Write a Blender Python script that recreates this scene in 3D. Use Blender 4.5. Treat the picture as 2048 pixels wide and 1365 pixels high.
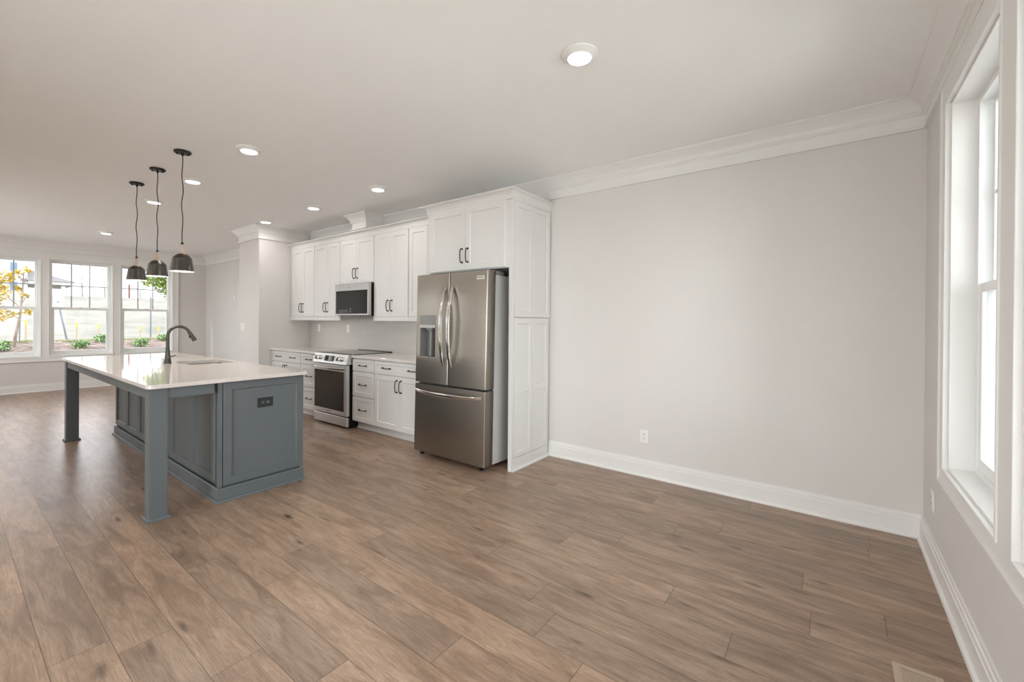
import bpy, bmesh, math, random
from mathutils import Vector, Matrix
random.seed(7)
S = bpy.context.scene
for o in list(bpy.data.objects):
    bpy.data.objects.remove(o)
C = S.collection
PI = math.pi

# ------------------------------------------------------------------ camera
cd = bpy.data.cameras.new('camera')
cam = bpy.data.objects.new('camera', cd)
C.objects.link(cam)
cd.sensor_width = 36.0
cd.lens = 861.957 / 2048 * 36
cd.shift_x = (1024 - 1005.94) / 2048
cd.shift_y = (645.69 - 682.5) / 2048
cd.clip_start = 0.02
cd.clip_end = 400
yaw, pitch, roll = 0.65223, -0.00371, 0.00681
fw = Vector((-math.sin(yaw) * math.cos(pitch), math.cos(yaw) * math.cos(pitch), math.sin(pitch)))
r0 = Vector((math.cos(yaw), math.sin(yaw), 0))
u0 = r0.cross(fw)
rr = r0 * math.cos(roll) + u0 * math.sin(roll)
uu = -r0 * math.sin(roll) + u0 * math.cos(roll)
cam.matrix_world = Matrix(((rr.x, uu.x, -fw.x, -0.45832), (rr.y, uu.y, -fw.y, -3.70945),
                           (rr.z, uu.z, -fw.z, 1.33462), (0, 0, 0, 1)))
S.camera = cam

# ------------------------------------------------------------------ light and exposure
SKY = 11.1
SUN = 15.0
LAMP = 105.0        # radiance of a recessed lamp lens
BULB = 150.0
w = bpy.data.worlds.new('sky')
S.world = w
w.use_nodes = True
bg = w.node_tree.nodes['Background']
bg.inputs[0].default_value = (0.945, 0.958, 0.985, 1)
bg.inputs[1].default_value = SKY
sl = bpy.data.lights.new('sun', 'SUN')
sl.energy = SUN
sl.angle = 0.009
sl.color = (1.0, 0.96, 0.9)
so = bpy.data.objects.new('sun', sl)
C.objects.link(so)
so.rotation_euler = Vector((0.283, 0.712, -0.643)).to_track_quat('-Z', 'Y').to_euler()
so.location = (-20, -10, 15)
vs = S.view_settings
S.display_settings.display_device = 'sRGB'
vs.view_transform = 'Standard'
vs.look = 'None'
vs.exposure = 0.0
vs.gamma = 1.0
vs.use_curve_mapping = False
try:
    cy = S.cycles
    cy.max_bounces = 14
    cy.diffuse_bounces = 8
    cy.glossy_bounces = 5
    cy.transmission_bounces = 8
    cy.transparent_max_bounces = 16
    cy.caustics_reflective = False
    cy.caustics_refractive = False
    cy.sample_clamp_indirect = 8
    cy.use_denoising = True
except Exception:
    pass

# ------------------------------------------------------------------ materials
def new_mat(name):
    m = bpy.data.materials.new(name)
    m.use_nodes = True
    nt = m.node_tree
    return m, nt, nt.nodes['Principled BSDF']

class NT:
    def __init__(s, nt): s.nt = nt
    def n(s, typ, **kw):
        nd = s.nt.nodes.new(typ)
        for k, v in kw.items(): setattr(nd, k, v)
        return nd
    def link(s, a, b): s.nt.links.new(a, b)
    def val(s, sock, v):
        if hasattr(v, 'is_output') or hasattr(v, 'links'): s.nt.links.new(v, sock)
        else: sock.default_value = v
    def math(s, op, a, b=None, c=None, clamp=False):
        nd = s.n('ShaderNodeMath', operation=op, use_clamp=clamp)
        s.val(nd.inputs[0], a)
        if b is not None: s.val(nd.inputs[1], b)
        if c is not None: s.val(nd.inputs[2], c)
        return nd.outputs[0]
    def mix(s, fac, a, b, blend='MIX'):
        nd = s.n('ShaderNodeMix', data_type='RGBA', blend_type=blend)
        s.val(nd.inputs[0], fac); s.val(nd.inputs[6], a); s.val(nd.inputs[7], b)
        return nd.outputs[2]
    def comb(s, x, y, z):
        nd = s.n('ShaderNodeCombineXYZ')
        for i, v in enumerate((x, y, z)): s.val(nd.inputs[i], v)
        return nd.outputs[0]
    def noise(s, vec, scale, detail=2.0, rough=0.5, dist=0.0):
        nd = s.n('ShaderNodeTexNoise')
        if vec is not None: s.link(vec, nd.inputs['Vector'])
        nd.inputs['Scale'].default_value = scale
        nd.inputs['Detail'].default_value = detail
        nd.inputs['Roughness'].default_value = rough
        nd.inputs['Distortion'].default_value = dist
        return nd.outputs[0]
    def ramp(s, fac, stops):
        nd = s.n('ShaderNodeValToRGB')
        s.link(fac, nd.inputs[0])
        els = nd.color_ramp.elements
        while len(els) < len(stops): els.new(0.5)
        for e, (p, c) in zip(els, stops):
            e.position = p; e.color = (*c, 1) if len(c) == 3 else c
        return nd.outputs[0]
    def bump(s, h, strength, dist=0.01):
        nd = s.n('ShaderNodeBump')
        nd.inputs['Strength'].default_value = strength
        nd.inputs['Distance'].default_value = dist
        s.link(h, nd.inputs['Height'])
        return nd.outputs[0]

def plain(name, col, rough=0.5, metal=0.0, spec=0.5, bump=0.0, bscale=200, coat=0.0, var=0.03, vscale=3.0):
    m, nt, b = new_mat(name)
    t = NT(nt)
    tc = t.n('ShaderNodeTexCoord')
    nz = t.noise(tc.outputs['Object'], vscale, 3)
    k = 1 - var
    c1 = tuple(min(1, c * k) for c in col); c2 = tuple(min(1, c * (1 + var)) for c in col)
    t.link(t.ramp(nz, [(0.3, c1), (0.7, c2)]), b.inputs['Base Color'])
    b.inputs['Roughness'].default_value = rough
    b.inputs['Metallic'].default_value = metal
    b.inputs['Specular IOR Level'].default_value = spec
    b.inputs['Coat Weight'].default_value = coat
    if bump:
        t.link(t.bump(t.noise(tc.outputs['Object'], bscale, 2), bump, 0.002), b.inputs['Normal'])
    return m

def emit(name, col, strength):
    m, nt, b = new_mat(name)
    b.inputs['Base Color'].default_value = (0.8, 0.8, 0.8, 1)
    b.inputs['Emission Color'].default_value = (*col, 1)
    b.inputs['Emission Strength'].default_value = strength
    return m

def steel(name, col, rough, aniso=0.75, streak=0.05):
    m, nt, b = new_mat(name)
    t = NT(nt)
    tc = t.n('ShaderNodeTexCoord')
    sp = t.n('ShaderNodeSeparateXYZ')
    t.link(tc.outputs['Object'], sp.inputs[0])
    v = t.comb(t.math('MULTIPLY', sp.outputs[0], 2.0), t.math('MULTIPLY', sp.outputs[1], 2.0), t.math('MULTIPLY', sp.outputs[2], 500.0))
    nz = t.noise(v, 1.0, 2)
    c1 = tuple(c * (1 - streak) for c in col); c2 = tuple(c * (1 + streak) for c in col)
    t.link(t.ramp(nz, [(0.3, c1), (0.7, c2)]), b.inputs['Base Color'])
    b.inputs['Metallic'].default_value = 1.0
    b.inputs['Roughness'].default_value = rough
    b.inputs['Anisotropic'].default_value = aniso
    tg = t.n('ShaderNodeTangent', direction_type='RADIAL', axis='Z')
    t.link(tg.outputs[0], b.inputs['Tangent'])
    return m

def glass_mat(name, tint=(0.96, 0.98, 0.97)):
    m, nt, b = new_mat(name)
    t = NT(nt)
    out = nt.nodes['Material Output']
    nt.nodes.remove(b)
    tr = t.n('ShaderNodeBsdfTransparent'); tr.inputs[0].default_value = (*tint, 1)
    gl = t.n('ShaderNodeBsdfGlossy'); gl.inputs['Roughness'].default_value = 0.02
    lw = t.n('ShaderNodeFresnel'); lw.inputs[0].default_value = 1.45
    mx = t.n('ShaderNodeMixShader')
    t.link(t.math('MULTIPLY', lw.outputs[0], 0.8), mx.inputs[0])
    t.link(tr.outputs[0], mx.inputs[1]); t.link(gl.outputs[0], mx.inputs[2])
    t.link(mx.outputs[0], out.inputs[0])
    return m

def floor_mat():
    m, nt, b = new_mat('oak_plank_floor')
    t = NT(nt)
    tc = t.n('ShaderNodeTexCoord')
    sp = t.n('ShaderNodeSeparateXYZ')
    t.link(tc.outputs['Object'], sp.inputs[0])
    x, y = sp.outputs[0], sp.outputs[1]
    W_, L_ = 0.1825, 1.22
    v = t.math('DIVIDE', t.math('ADD', y, 0.904 + 20 * W_), W_)
    row = t.math('FLOOR', v); fv = t.math('FRACT', v)
    wn = t.n('ShaderNodeTexWhiteNoise', noise_dimensions='1D'); t.link(row, wn.inputs['W'])
    u = t.math('ADD', t.math('DIVIDE', x, L_), t.math('MULTIPLY', wn.outputs[0], 9.0))
    pl = t.math('FLOOR', u); fu = t.math('FRACT', u)
    wn2 = t.n('ShaderNodeTexWhiteNoise', noise_dimensions='2D')
    t.link(t.comb(row, pl, 0.0), wn2.inputs['Vector'])
    sc = t.n('ShaderNodeSeparateColor'); t.link(wn2.outputs[1], sc.inputs[0])
    r1, r2, r3 = sc.outputs[0], sc.outputs[1], sc.outputs[2]
    ox = t.math('MULTIPLY', r1, 40.0); oy = t.math('MULTIPLY', r2, 40.0)
    # broad cathedral figure
    v1 = t.comb(t.math('ADD', t.math('MULTIPLY', x, 1.6), ox), t.math('ADD', t.math('MULTIPLY', y, 9.0), oy), t.math('MULTIPLY', r3, 9.0))
    n1 = t.noise(v1, 1.6, 5, 0.6, 0.9)
    v2 = t.comb(t.math('ADD', t.math('MULTIPLY', x, 9.0), oy), t.math('ADD', t.math('MULTIPLY', y, 170.0), ox), 0.0)
    n2 = t.noise(v2, 1.0, 4, 0.6, 0.4)
    # ring lines
    wv = t.math('SINE', t.math('MULTIPLY', n1, 95.0))
    rings = t.math('MULTIPLY_ADD', wv, 0.5, 0.5)
    base = t.ramp(n1, [(0.22, (0.185, 0.125, 0.088)), (0.40, (0.275, 0.190, 0.136)), (0.56, (0.385, 0.270, 0.197)), (0.78, (0.48, 0.35, 0.262))])
    c = t.mix(t.math('MULTIPLY', rings, 0.16), base, (0.11, 0.066, 0.045, 1))
    c = t.mix(t.math('MULTIPLY', t.math('SUBTRACT', 0.60, n2, clamp=True), 1.5, clamp=True), c, (0.125, 0.080, 0.056, 1))
    v4 = t.comb(t.math('ADD', t.math('MULTIPLY', x, 4.2), oy), t.math('ADD', t.math('MULTIPLY', y, 52.0), ox), 3.0)
    n4 = t.noise(v4, 1.0, 3, 0.65, 0.8)
    st = t.ramp(n4, [(0.58, (0, 0, 0)), (0.74, (1, 1, 1))])
    c = t.mix(t.math('MULTIPLY', st, 0.50), c, (0.12, 0.078, 0.056, 1))
    # plank tone: warm to grey, dark to light
    tone = t.ramp(r3, [(0.0, (0.88, 0.88, 0.89)), (0.35, (0.97, 0.96, 0.95)), (0.7, (1.05, 1.03, 1.02)), (1.0, (1.12, 1.09, 1.05))])
    c = t.mix(1.0, c, tone, 'MULTIPLY')
    # knots
    v3 = t.comb(t.math('ADD', t.math('MULTIPLY', x, 1.5), ox), t.math('ADD', t.math('MULTIPLY', y, 5.5), oy), 0.0)
    vo = t.n('ShaderNodeTexVoronoi', feature='F1'); t.link(v3, vo.inputs['Vector']); vo.inputs['Scale'].default_value = 1.5
    nzk = t.noise(v3, 5.0, 3)
    dk = t.math('ADD', vo.outputs['Distance'], t.math('MULTIPLY', t.math('SUBTRACT', nzk, 0.5), 0.22))
    kn = t.ramp(dk, [(0.03, (1, 1, 1)), (0.17, (0, 0, 0))])
    c = t.mix(t.math('MULTIPLY', kn, 0.85), c, (0.055, 0.034, 0.025, 1))
    # seams
    du = t.math('MULTIPLY', t.math('MINIMUM', fu, t.math('SUBTRACT', 1.0, fu)), L_)
    dv = t.math('MULTIPLY', t.math('MINIMUM', fv, t.math('SUBTRACT', 1.0, fv)), W_)
    d = t.math('MINIMUM', du, dv)
    seam = t.math('LESS_THAN', d, 0.0013)
    c = t.mix(t.math('MULTIPLY', seam, 0.7), c, (0.03, 0.018, 0.012, 1))
    t.link(c, b.inputs['Base Color'])
    t.link(t.math('MULTIPLY_ADD', n2, 0.16, 0.235), b.inputs['Roughness'])
    b.inputs['Specular IOR Level'].default_value = 0.5
    h = t.math('SUBTRACT', t.math('MULTIPLY', n2, 0.25), t.math('MULTIPLY', seam, 1.0))
    t.link(t.bump(h, 0.25, 0.002), b.inputs['Normal'])
    return m

def tile_mat():
    m, nt, b = new_mat('glossy_subway_tile')
    t = NT(nt)
    tc = t.n('ShaderNodeTexCoord')
    sp = t.n('ShaderNodeSeparateXYZ'); t.link(tc.outputs['Object'], sp.inputs[0])
    v = t.comb(sp.outputs[0], sp.outputs[2], 0.0)
    br = t.n('ShaderNodeTexBrick')
    t.link(v, br.inputs['Vector'])
    br.inputs['Color1'].default_value = (0.60, 0.575, 0.545, 1)
    br.inputs['Color2'].default_value = (0.63, 0.605, 0.575, 1)
    br.inputs['Mortar'].default_value = (0.66, 0.64, 0.62, 1)
    br.inputs['Scale'].default_value = 1.0
    br.inputs['Mortar Size'].default_value = 0.0016
    br.inputs['Brick Width'].default_value = 0.30
    br.inputs['Row Height'].default_value = 0.0635
    t.link(br.outputs['Color'], b.inputs['Base Color'])
    b.inputs['Roughness'].default_value = 0.05
    b.inputs['Coat Weight'].default_value = 0.6
    b.inputs['Coat Roughness'].default_value = 0.03
    n1 = t.noise(v, 11.0, 1, 0.5, 0.4)
    h = t.math('SUBTRACT', t.math('MULTIPLY', n1, 1.0), t.math('MULTIPLY', br.outputs['Fac'], 0.35))
    t.link(t.bump(h, 0.42, 0.006), b.inputs['Normal'])
    return m

def ground_mat(name, cols, scale, rough=0.9, bump=0.6):
    m, nt, b = new_mat(name)
    t = NT(nt)
    tc = t.n('ShaderNodeTexCoord')
    nz = t.noise(tc.outputs['Object'], scale, 6, 0.7)
    t.link(t.ramp(nz, [(0.3, cols[0]), (0.5, cols[1]), (0.72, cols[2])]), b.inputs['Base Color'])
    b.inputs['Roughness'].default_value = rough
    t.link(t.bump(nz, bump, 0.05), b.inputs['Normal'])
    return m

def leaf_mat(name, c1, c2, c3):
    m, nt, b = new_mat(name)
    t = NT(nt)
    gi = t.n('ShaderNodeNewGeometry')
    t.link(t.ramp(gi.outputs['Random Per Island'], [(0.0, c1), (0.5, c2), (1.0, c3)]), b.inputs['Base Color'])
    b.inputs['Roughness'].default_value = 0.6
    return m

M = {}
M['wall'] = plain('greige_wall_paint', (0.70, 0.677, 0.658), 0.65, bump=0.05, bscale=350, var=0.008)
M['ceiling'] = plain('ceiling_paint', (0.89, 0.885, 0.88), 0.8, bump=0.04, bscale=300, var=0.006)
M['trim'] = plain('white_trim_paint', (0.80, 0.79, 0.775), 0.35, var=0.008)
M['cab'] = plain('white_cabinet_paint', (0.715, 0.707, 0.698), 0.35, var=0.008)
M['vinyl'] = plain('white_window_vinyl', (0.84, 0.85, 0.85), 0.3, var=0.005)
M['muntin'] = plain('grey_muntin', (0.45, 0.49, 0.53), 0.4)
M['island'] = plain('blue_grey_cabinet_paint', (0.120, 0.137, 0.146), 0.40, spec=0.32, var=0.03)
M['quartz'] = plain('white_quartz', (0.70, 0.655, 0.63), 0.045, var=0.025, vscale=35)
M['steel'] = steel('brushed_stainless', (0.325, 0.289, 0.254), 0.29, 0.82)
M['steel2'] = steel('bright_stainless', (0.74, 0.735, 0.73), 0.33, 0.3)
M['steel3'] = steel('satin_stainless', (0.52, 0.51, 0.50), 0.25, 0.5)
M['chrome'] = plain('polished_steel', (0.72, 0.71, 0.70), 0.14, 1.0)
M['fridgegrey'] = plain('grey_painted_steel', (0.55, 0.55, 0.55), 0.4)
M['plasticgrey'] = plain('grey_plastic', (0.235, 0.23, 0.23), 0.35)
M['black'] = plain('matte_black_metal', (0.006, 0.006, 0.006), 0.42, spec=0.3)
M['blackgloss'] = plain('black_glass', (0.012, 0.012, 0.013), 0.05)
M['cooktop'] = plain('ceramic_cooktop_glass', (0.03, 0.03, 0.032), 0.12)
M['bronze'] = plain('dark_gunmetal', (0.085, 0.080, 0.070), 0.34, 0.85, bump=0.0)
M['gunmetal'] = plain('brushed_gunmetal_faucet', (0.085, 0.083, 0.075), 0.36, 0.85)
M['wood'] = plain('pale_turned_wood', (0.50, 0.38, 0.30), 0.5, var=0.1, vscale=30)
M['white'] = plain('white_plastic', (0.82, 0.82, 0.80), 0.3, var=0.005)
M['slot'] = plain('dark_slot', (0.03, 0.03, 0.03), 0.6)
M['plateblack'] = plain('charcoal_plastic', (0.022, 0.026, 0.03), 0.3)
M['lens'] = emit('lamp_lens', (1.0, 0.965, 0.925), LAMP)
M['bulb'] = emit('bulb_glow', (1.0, 0.88, 0.72), BULB)
M['shadewhite'] = plain('white_shade_lining', (0.85, 0.84, 0.80), 0.5)
M['display'] = plain('grey_display', (0.30, 0.32, 0.32), 0.2)
M['print'] = plain('white_print', (0.7, 0.7, 0.7), 0.5)
M['inkdark'] = plain('dark_print', (0.05, 0.045, 0.04), 0.5)
M['vent'] = plain('beige_vent_paint', (0.50, 0.40, 0.31), 0.45)
M['glass'] = glass_mat('window_glass')
M['glasstint'] = glass_mat('view_dimming_glass', (0.63, 0.635, 0.64))   # tint added to the far panes to dim the view outside
M['floor'] = floor_mat()
M['tile'] = tile_mat()
M['straw'] = ground_mat('pale_straw_slope', ((0.10, 0.101, 0.084), (0.145, 0.142, 0.122), (0.185, 0.179, 0.158)), 1.1)
M['mulch'] = ground_mat('brown_mulch', ((0.03, 0.021, 0.018), (0.125, 0.09, 0.075), (0.26, 0.215, 0.185)), 5.0, bump=0.9)
M['bounce_ground'] = ground_mat('bounce_ground', ((0.46, 0.455, 0.445), (0.52, 0.515, 0.505), (0.57, 0.565, 0.555)), 2.0)  # pale concrete tone, chosen so the ground bounces light indoors
M['bark'] = plain('pale_bark', (0.185, 0.141, 0.109), 0.8, var=0.2, vscale=20)
M['barkgrey'] = plain('grey_bark', (0.105, 0.098, 0.096), 0.8, var=0.2, vscale=20)
M['leafy'] = leaf_mat('yellow_orange_leaves', (0.529, 0.302, 0.038), (0.504, 0.378, 0.051), (0.277, 0.277, 0.051))
M['leafg'] = leaf_mat('green_yellow_leaves', (0.076, 0.139, 0.033), (0.166, 0.252, 0.044), (0.328, 0.353, 0.063))
M['leafb'] = leaf_mat('shrub_leaves', (0.092, 0.189, 0.067), (0.189, 0.304, 0.122), (0.318, 0.454, 0.210))
M['grass'] = leaf_mat('strip_grass', (0.163, 0.193, 0.065), (0.236, 0.259, 0.098), (0.302, 0.291, 0.131))
M['stakey'] = plain('yellow_stake', (0.743, 0.511, 0.068), 0.6)
M['stakew'] = plain('raw_wood_stake', (0.389, 0.313, 0.215), 0.8)
M['postgrey'] = plain('galvanised_post', (0.148, 0.166, 0.182), 0.5, 0.3)
M['postred'] = plain('rusty_red_post', (0.166, 0.078, 0.061), 0.7)
M['signw'] = plain('pale_sign', (0.324, 0.356, 0.400), 0.6)
M['siding'] = plain('pale_siding', (0.613, 0.601, 0.639), 0.7)
M['sidingw'] = plain('white_siding', (0.72, 0.72, 0.71), 0.7)
M['roof'] = plain('grey_shingles', (0.167, 0.162, 0.167), 0.8, var=0.15, vscale=8)
M['fascia'] = plain('cream_fascia', (0.66, 0.64, 0.57), 0.6)
M['housewin'] = plain('blue_window', (0.109, 0.185, 0.269), 0.1)

# ------------------------------------------------------------------ mesh helpers
def BM(): return bmesh.new()

def box(bm, x0, x1, y0, y1, z0, z1, bev=0.0):
    if x0 > x1: x0, x1 = x1, x0
    if y0 > y1: y0, y1 = y1, y0
    if z0 > z1: z0, z1 = z1, z0
    vs_ = [bm.verts.new(p) for p in ((x0, y0, z0), (x1, y0, z0), (x1, y1, z0), (x0, y1, z0), (x0, y0, z1), (x1, y0, z1), (x1, y1, z1), (x0, y1, z1))]
    fs = [bm.faces.new([vs_[i] for i in f]) for f in ((3, 2, 1, 0), (4, 5, 6, 7), (0, 1, 5, 4), (1, 2, 6, 5), (2, 3, 7, 6), (3, 0, 4, 7))]
    if bev > 0:
        es = list({e for f in fs for e in f.edges})
        bmesh.ops.bevel(bm, geom=es, offset=bev, segments=2, affect='EDGES', profile=0.5)

def tube(bm, pts, rad, seg=10, cap=True):
    pts = [Vector(p) for p in pts]
    n = len(pts)
    rads = rad if isinstance(rad, (list, tuple)) else [rad] * n
    rings = []
    prev = None
    for i, p in enumerate(pts):
        d = (pts[min(i + 1, n - 1)] - pts[max(i - 1, 0)]).normalized()
        if prev is None:
            a = Vector((0, 0, 1)) if abs(d.z) < 0.9 else Vector((1, 0, 0))
            nx = d.cross(a).normalized()
        else:
            nx = (prev - d * prev.dot(d)).normalized()
        prev = nx
        ny = d.cross(nx)
        rings.append([bm.verts.new(p + (nx * math.cos(2 * PI * k / seg) + ny * math.sin(2 * PI * k / seg)) * rads[i]) for k in range(seg)])
    for a, b in zip(rings, rings[1:]):
        for k in range(seg):
            bm.faces.new((a[k], a[(k + 1) % seg], b[(k + 1) % seg], b[k]))
    if cap:
        bm.faces.new(list(reversed(rings[0]))); bm.faces.new(rings[-1])

def lathe(bm, prof, c=(0, 0, 0), seg=32, cap0=False, cap1=False):
    rings = []
    for r, z in prof:
        rings.append([bm.verts.new((c[0] + r * math.cos(2 * PI * k / seg), c[1] + r * math.sin(2 * PI * k / seg), c[2] + z)) for k in range(seg)])
    for a, b in zip(rings, rings[1:]):
        for k in range(seg):
            bm.faces.new((a[k], a[(k + 1) % seg], b[(k + 1) % seg], b[k]))
    if cap0: bm.faces.new(list(reversed(rings[0])))
    if cap1: bm.faces.new(rings[-1])

def ball(bm, c, r, seg=12, sc=(1, 1, 1)):
    mt = Matrix.Translation(c) @ Matrix.Diagonal((r * sc[0], r * sc[1], r * sc[2], 1))
    bmesh.ops.create_uvsphere(bm, u_segments=seg, v_segments=max(6, seg // 2), radius=1.0, matrix=mt)

def extrude_poly(bm, poly, axis, a0, a1):
    """poly: 2D outline, extruded along axis 'x','y' or 'z'"""
    def P(p, a):
        return {'x': (a, p[0], p[1]), 'y': (p[0], a, p[1]), 'z': (p[0], p[1], a)}[axis]
    A = [bm.verts.new(P(p, a0)) for p in poly]; B = [bm.verts.new(P(p, a1)) for p in poly]
    n = len(poly)
    for k in range(n): bm.faces.new((A[k], A[(k + 1) % n], B[(k + 1) % n], B[k]))
    bm.faces.new(list(reversed(A))); bm.faces.new(B)

def sweep_segments(path, prof, closed):
    """mitred sweep; prof is (offset to the left of travel, z). returns one bmesh per path segment"""
    P = [Vector(p) for p in path]
    n = len(P)
    def nrm(a, b):
        d = (b - a).normalized(); return Vector((-d.y, d.x))
    mit = []
    for i in range(n):
        if closed or 0 < i < n - 1:
            n1 = nrm(P[i - 1], P[i]); n2 = nrm(P[i], P[(i + 1) % n])
            m = (n1 + n2); m = m / (m.dot(n1))
        elif i == 0: m = nrm(P[0], P[1])
        else: m = nrm(P[-2], P[-1])
        mit.append(m)
    res = []
    for i in range(n if closed else n - 1):
        j = (i + 1) % n
        bm = BM()
        A = [bm.verts.new((P[i].x + mit[i].x * o, P[i].y + mit[i].y * o, z)) for o, z in prof]
        B = [bm.verts.new((P[j].x + mit[j].x * o, P[j].y + mit[j].y * o, z)) for o, z in prof]
        k = len(prof)
        for q in range(k): bm.faces.new((A[q], A[(q + 1) % k], B[(q + 1) % k], B[q]))
        bm.faces.new(list(reversed(A))); bm.faces.new(B)
        res.append(bm)
    return res

def shaker(bm, x0, x1, z0, z1, yf, th=0.02, st=0.058, rec=0.009, slope=0.006, mid=None):
    """framed door, front face at y=yf looking to -y; mid: z of an extra middle rail"""
    yb = yf + th
    def rect(xa, xb, za, zb, y): return [bm.verts.new(p) for p in ((xa, y, za), (xb, y, za), (xb, y, zb), (xa, y, zb))]
    def strip(a, b):
        for k in range(4): bm.faces.new((a[k], a[(k + 1) % 4], b[(k + 1) % 4], b[k]))
    e = 0.0025
    back = rect(x0, x1, z0, z1, yb)
    side = rect(x0, x1, z0, z1, yf + e)
    front = rect(x0 + e, x1 - e, z0 + e, z1 - e, yf)
    bm.faces.new(list(reversed(back)))
    strip(back, side); strip(side, front)
    if mid is None:
        i0 = rect(x0 + st, x1 - st, z0 + st, z1 - st, yf)
        i1 = rect(x0 + st + slope, x1 - st - slope, z0 + st + slope, z1 - st - slope, yf + rec)
        strip(front, i0); strip(i0, i1); bm.faces.new(i1)
    else:
        a = (z0 + st, mid - st / 2); b_ = (mid + st / 2, z1 - st)
        lo = rect(x0 + st, x1 - st, a[0], a[1], yf); hi = rect(x0 + st, x1 - st, b_[0], b_[1], yf)
        for r_, (za, zb) in ((lo, a), (hi, b_)):
            i1 = rect(x0 + st + slope, x1 - st - slope, za + slope, zb - slope, yf + rec)
            strip(r_, i1); bm.faces.new(i1)
        f = front
        bm.faces.new((f[0], f[1], lo[1], lo[0])); bm.faces.new((lo[3], lo[2], hi[1], hi[0])); bm.faces.new((hi[3], hi[2], f[2], f[3]))
        bm.faces.new((f[1], f[2], hi[2], hi[1], lo[2], lo[1])); bm.faces.new((f[3], f[0], lo[0], lo[3], hi[0], hi[3]))

def obj(name, bm, mat, parent=None, mtx=None, smooth=False, kind=None, label=None, world=True):
    """one mesh object; coordinates are world coordinates unless world=False (then local to the parent)"""
    if mtx is not None: bm.transform(mtx)
    if parent is not None and world:
        loc = Vector((0, 0, 0)); p = parent
        while p is not None: loc += p.location; p = p.parent
        bm.transform(Matrix.Translation(-loc))
    bmesh.ops.recalc_face_normals(bm, faces=bm.faces)
    me = bpy.data.meshes.new(name)
    bm.to_mesh(me); bm.free()
    if smooth:
        for p in me.polygons: p.use_smooth = True
        try: me.set_sharp_from_angle(angle=math.radians(24))
        except Exception: pass
    me.materials.append(M[mat] if isinstance(mat, str) else mat)
    o = bpy.data.objects.new(name, me)
    C.objects.link(o)
    if parent is not None: o.parent = parent
    if kind: o['kind'] = kind
    if label: o['label'] = label
    return o

def origin_to(o, loc):
    loc = Vector(loc); o.data.transform(Matrix.Translation(-loc)); o.location = loc

def thing(name, label, cat, loc=(0, 0, 0), group=None):
    o = bpy.data.objects.new(name, None)
    o.empty_display_size = 0.1
    C.objects.link(o)
    o.location = loc
    o['label'] = label; o['category'] = cat
    if group: o['group'] = group
    return o

def tag(o, label, cat, group=None):
    o['label'] = label; o['category'] = cat
    if group: o['group'] = group
    return o

def copy_tree(o, parent=None):
    c = o.copy(); C.objects.link(c)
    if parent is not None: c.parent = parent
    for ch in [x for x in bpy.data.objects if x.parent == o]:
        copy_tree(ch, c)
    return c

def RZ(deg, at=(0, 0, 0)):
    return Matrix.Translation(at) @ Matrix.Rotation(math.radians(deg), 4, 'Z')

def text_obj(name, s, size, mat, parent, mtx, ext=0.0004):
    cu = bpy.data.curves.new(name, 'FONT'); cu.body = s; cu.size = size; cu.extrude = ext; cu.align_x = 'CENTER'; cu.align_y = 'CENTER'
    tmp = bpy.data.objects.new(name, cu); C.objects.link(tmp)
    dg = bpy.context.evaluated_depsgraph_get(); dg.update()
    me = bpy.data.meshes.new_from_object(tmp.evaluated_get(dg))
    bpy.data.objects.remove(tmp); bpy.data.curves.remove(cu)
    bm = BM(); bm.from_mesh(me); bpy.data.meshes.remove(me)
    return obj(name, bm, mat, parent, mtx)
TXT = Matrix.Rotation(PI / 2, 4, 'X')      # text standing up, facing -y

# ------------------------------------------------------------------ room shell
X0, Y0, H = -11.83, -5.6, 2.743
T = 0.18
bm = BM(); box(bm, X0 - T, T, Y0 - T, T, -0.12, 0); obj('floor', bm, 'floor', kind='structure')
bm = BM(); box(bm, X0 - T, T, Y0 - T, T, H, H + 0.25); obj('ceiling', bm, 'ceiling', kind='structure')
bm = BM(); box(bm, X0 - T, T, 0, T, 0, H); obj('wall_back', bm, 'wall', kind='structure')
PD = (-3.5, -0.9, 2.12)       # unseen glazed door added behind the camera to let in daylight
bm = BM(); box(bm, PD[1], T, Y0 - T, Y0, 0, H); box(bm, PD[0], PD[1], Y0 - T, Y0, PD[2], H)
OPF_ADDED = [(-11.40, -10.53), (-10.42, -9.55), (-9.44, -8.57), (-8.46, -7.59)]  # unseen windows added to brighten the far end of the room
box(bm, X0 - T, PD[0], Y0 - T, Y0, 0, 0.635); box(bm, X0 - T, PD[0], Y0 - T, Y0, 2.41, H)
e_ = X0 - T
for a, b in OPF_ADDED + [(PD[0], 0)]:
    box(bm, e_, a, Y0 - T, Y0, 0.635, 2.41); e_ = b
obj('wall_front', bm, 'wall', kind='structure')
bm = BM(); box(bm, -7.97, -7.27, -0.805, -0.0005, 0.0005, H - 0.0005); obj('wall_stub', bm, 'wall', kind='structure')

def wall_with_openings(name, xa, xb, ops, z0, z1):
    bm = BM()
    ys = sorted(ops)
    box(bm, xa, xb, Y0, 0, 0, z0); box(bm, xa, xb, Y0, 0, z1, H)
    e = Y0
    for a, b in ys:
        box(bm, xa, xb, e, a, z0, z1); e = b
    box(bm, xa, xb, e, 0, z0, z1)
    obj(name, bm, 'wall', kind='structure')
OPL = [(-3.47, -2.596), (-2.487, -1.612), (-1.492, -0.636)]
OPR = [(-3.63, -2.77), (-2.60, -1.742), (-1.566, -0.706)]  # first opening is out of view, added for its light
ZL = (0.635, 2.410)
ZR = (0.62, 2.417)
wall_with_openings('wall_left', X0 - T, X0, OPL, *ZL)
wall_with_openings('wall_right', 0, T, OPR, *ZR)

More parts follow.
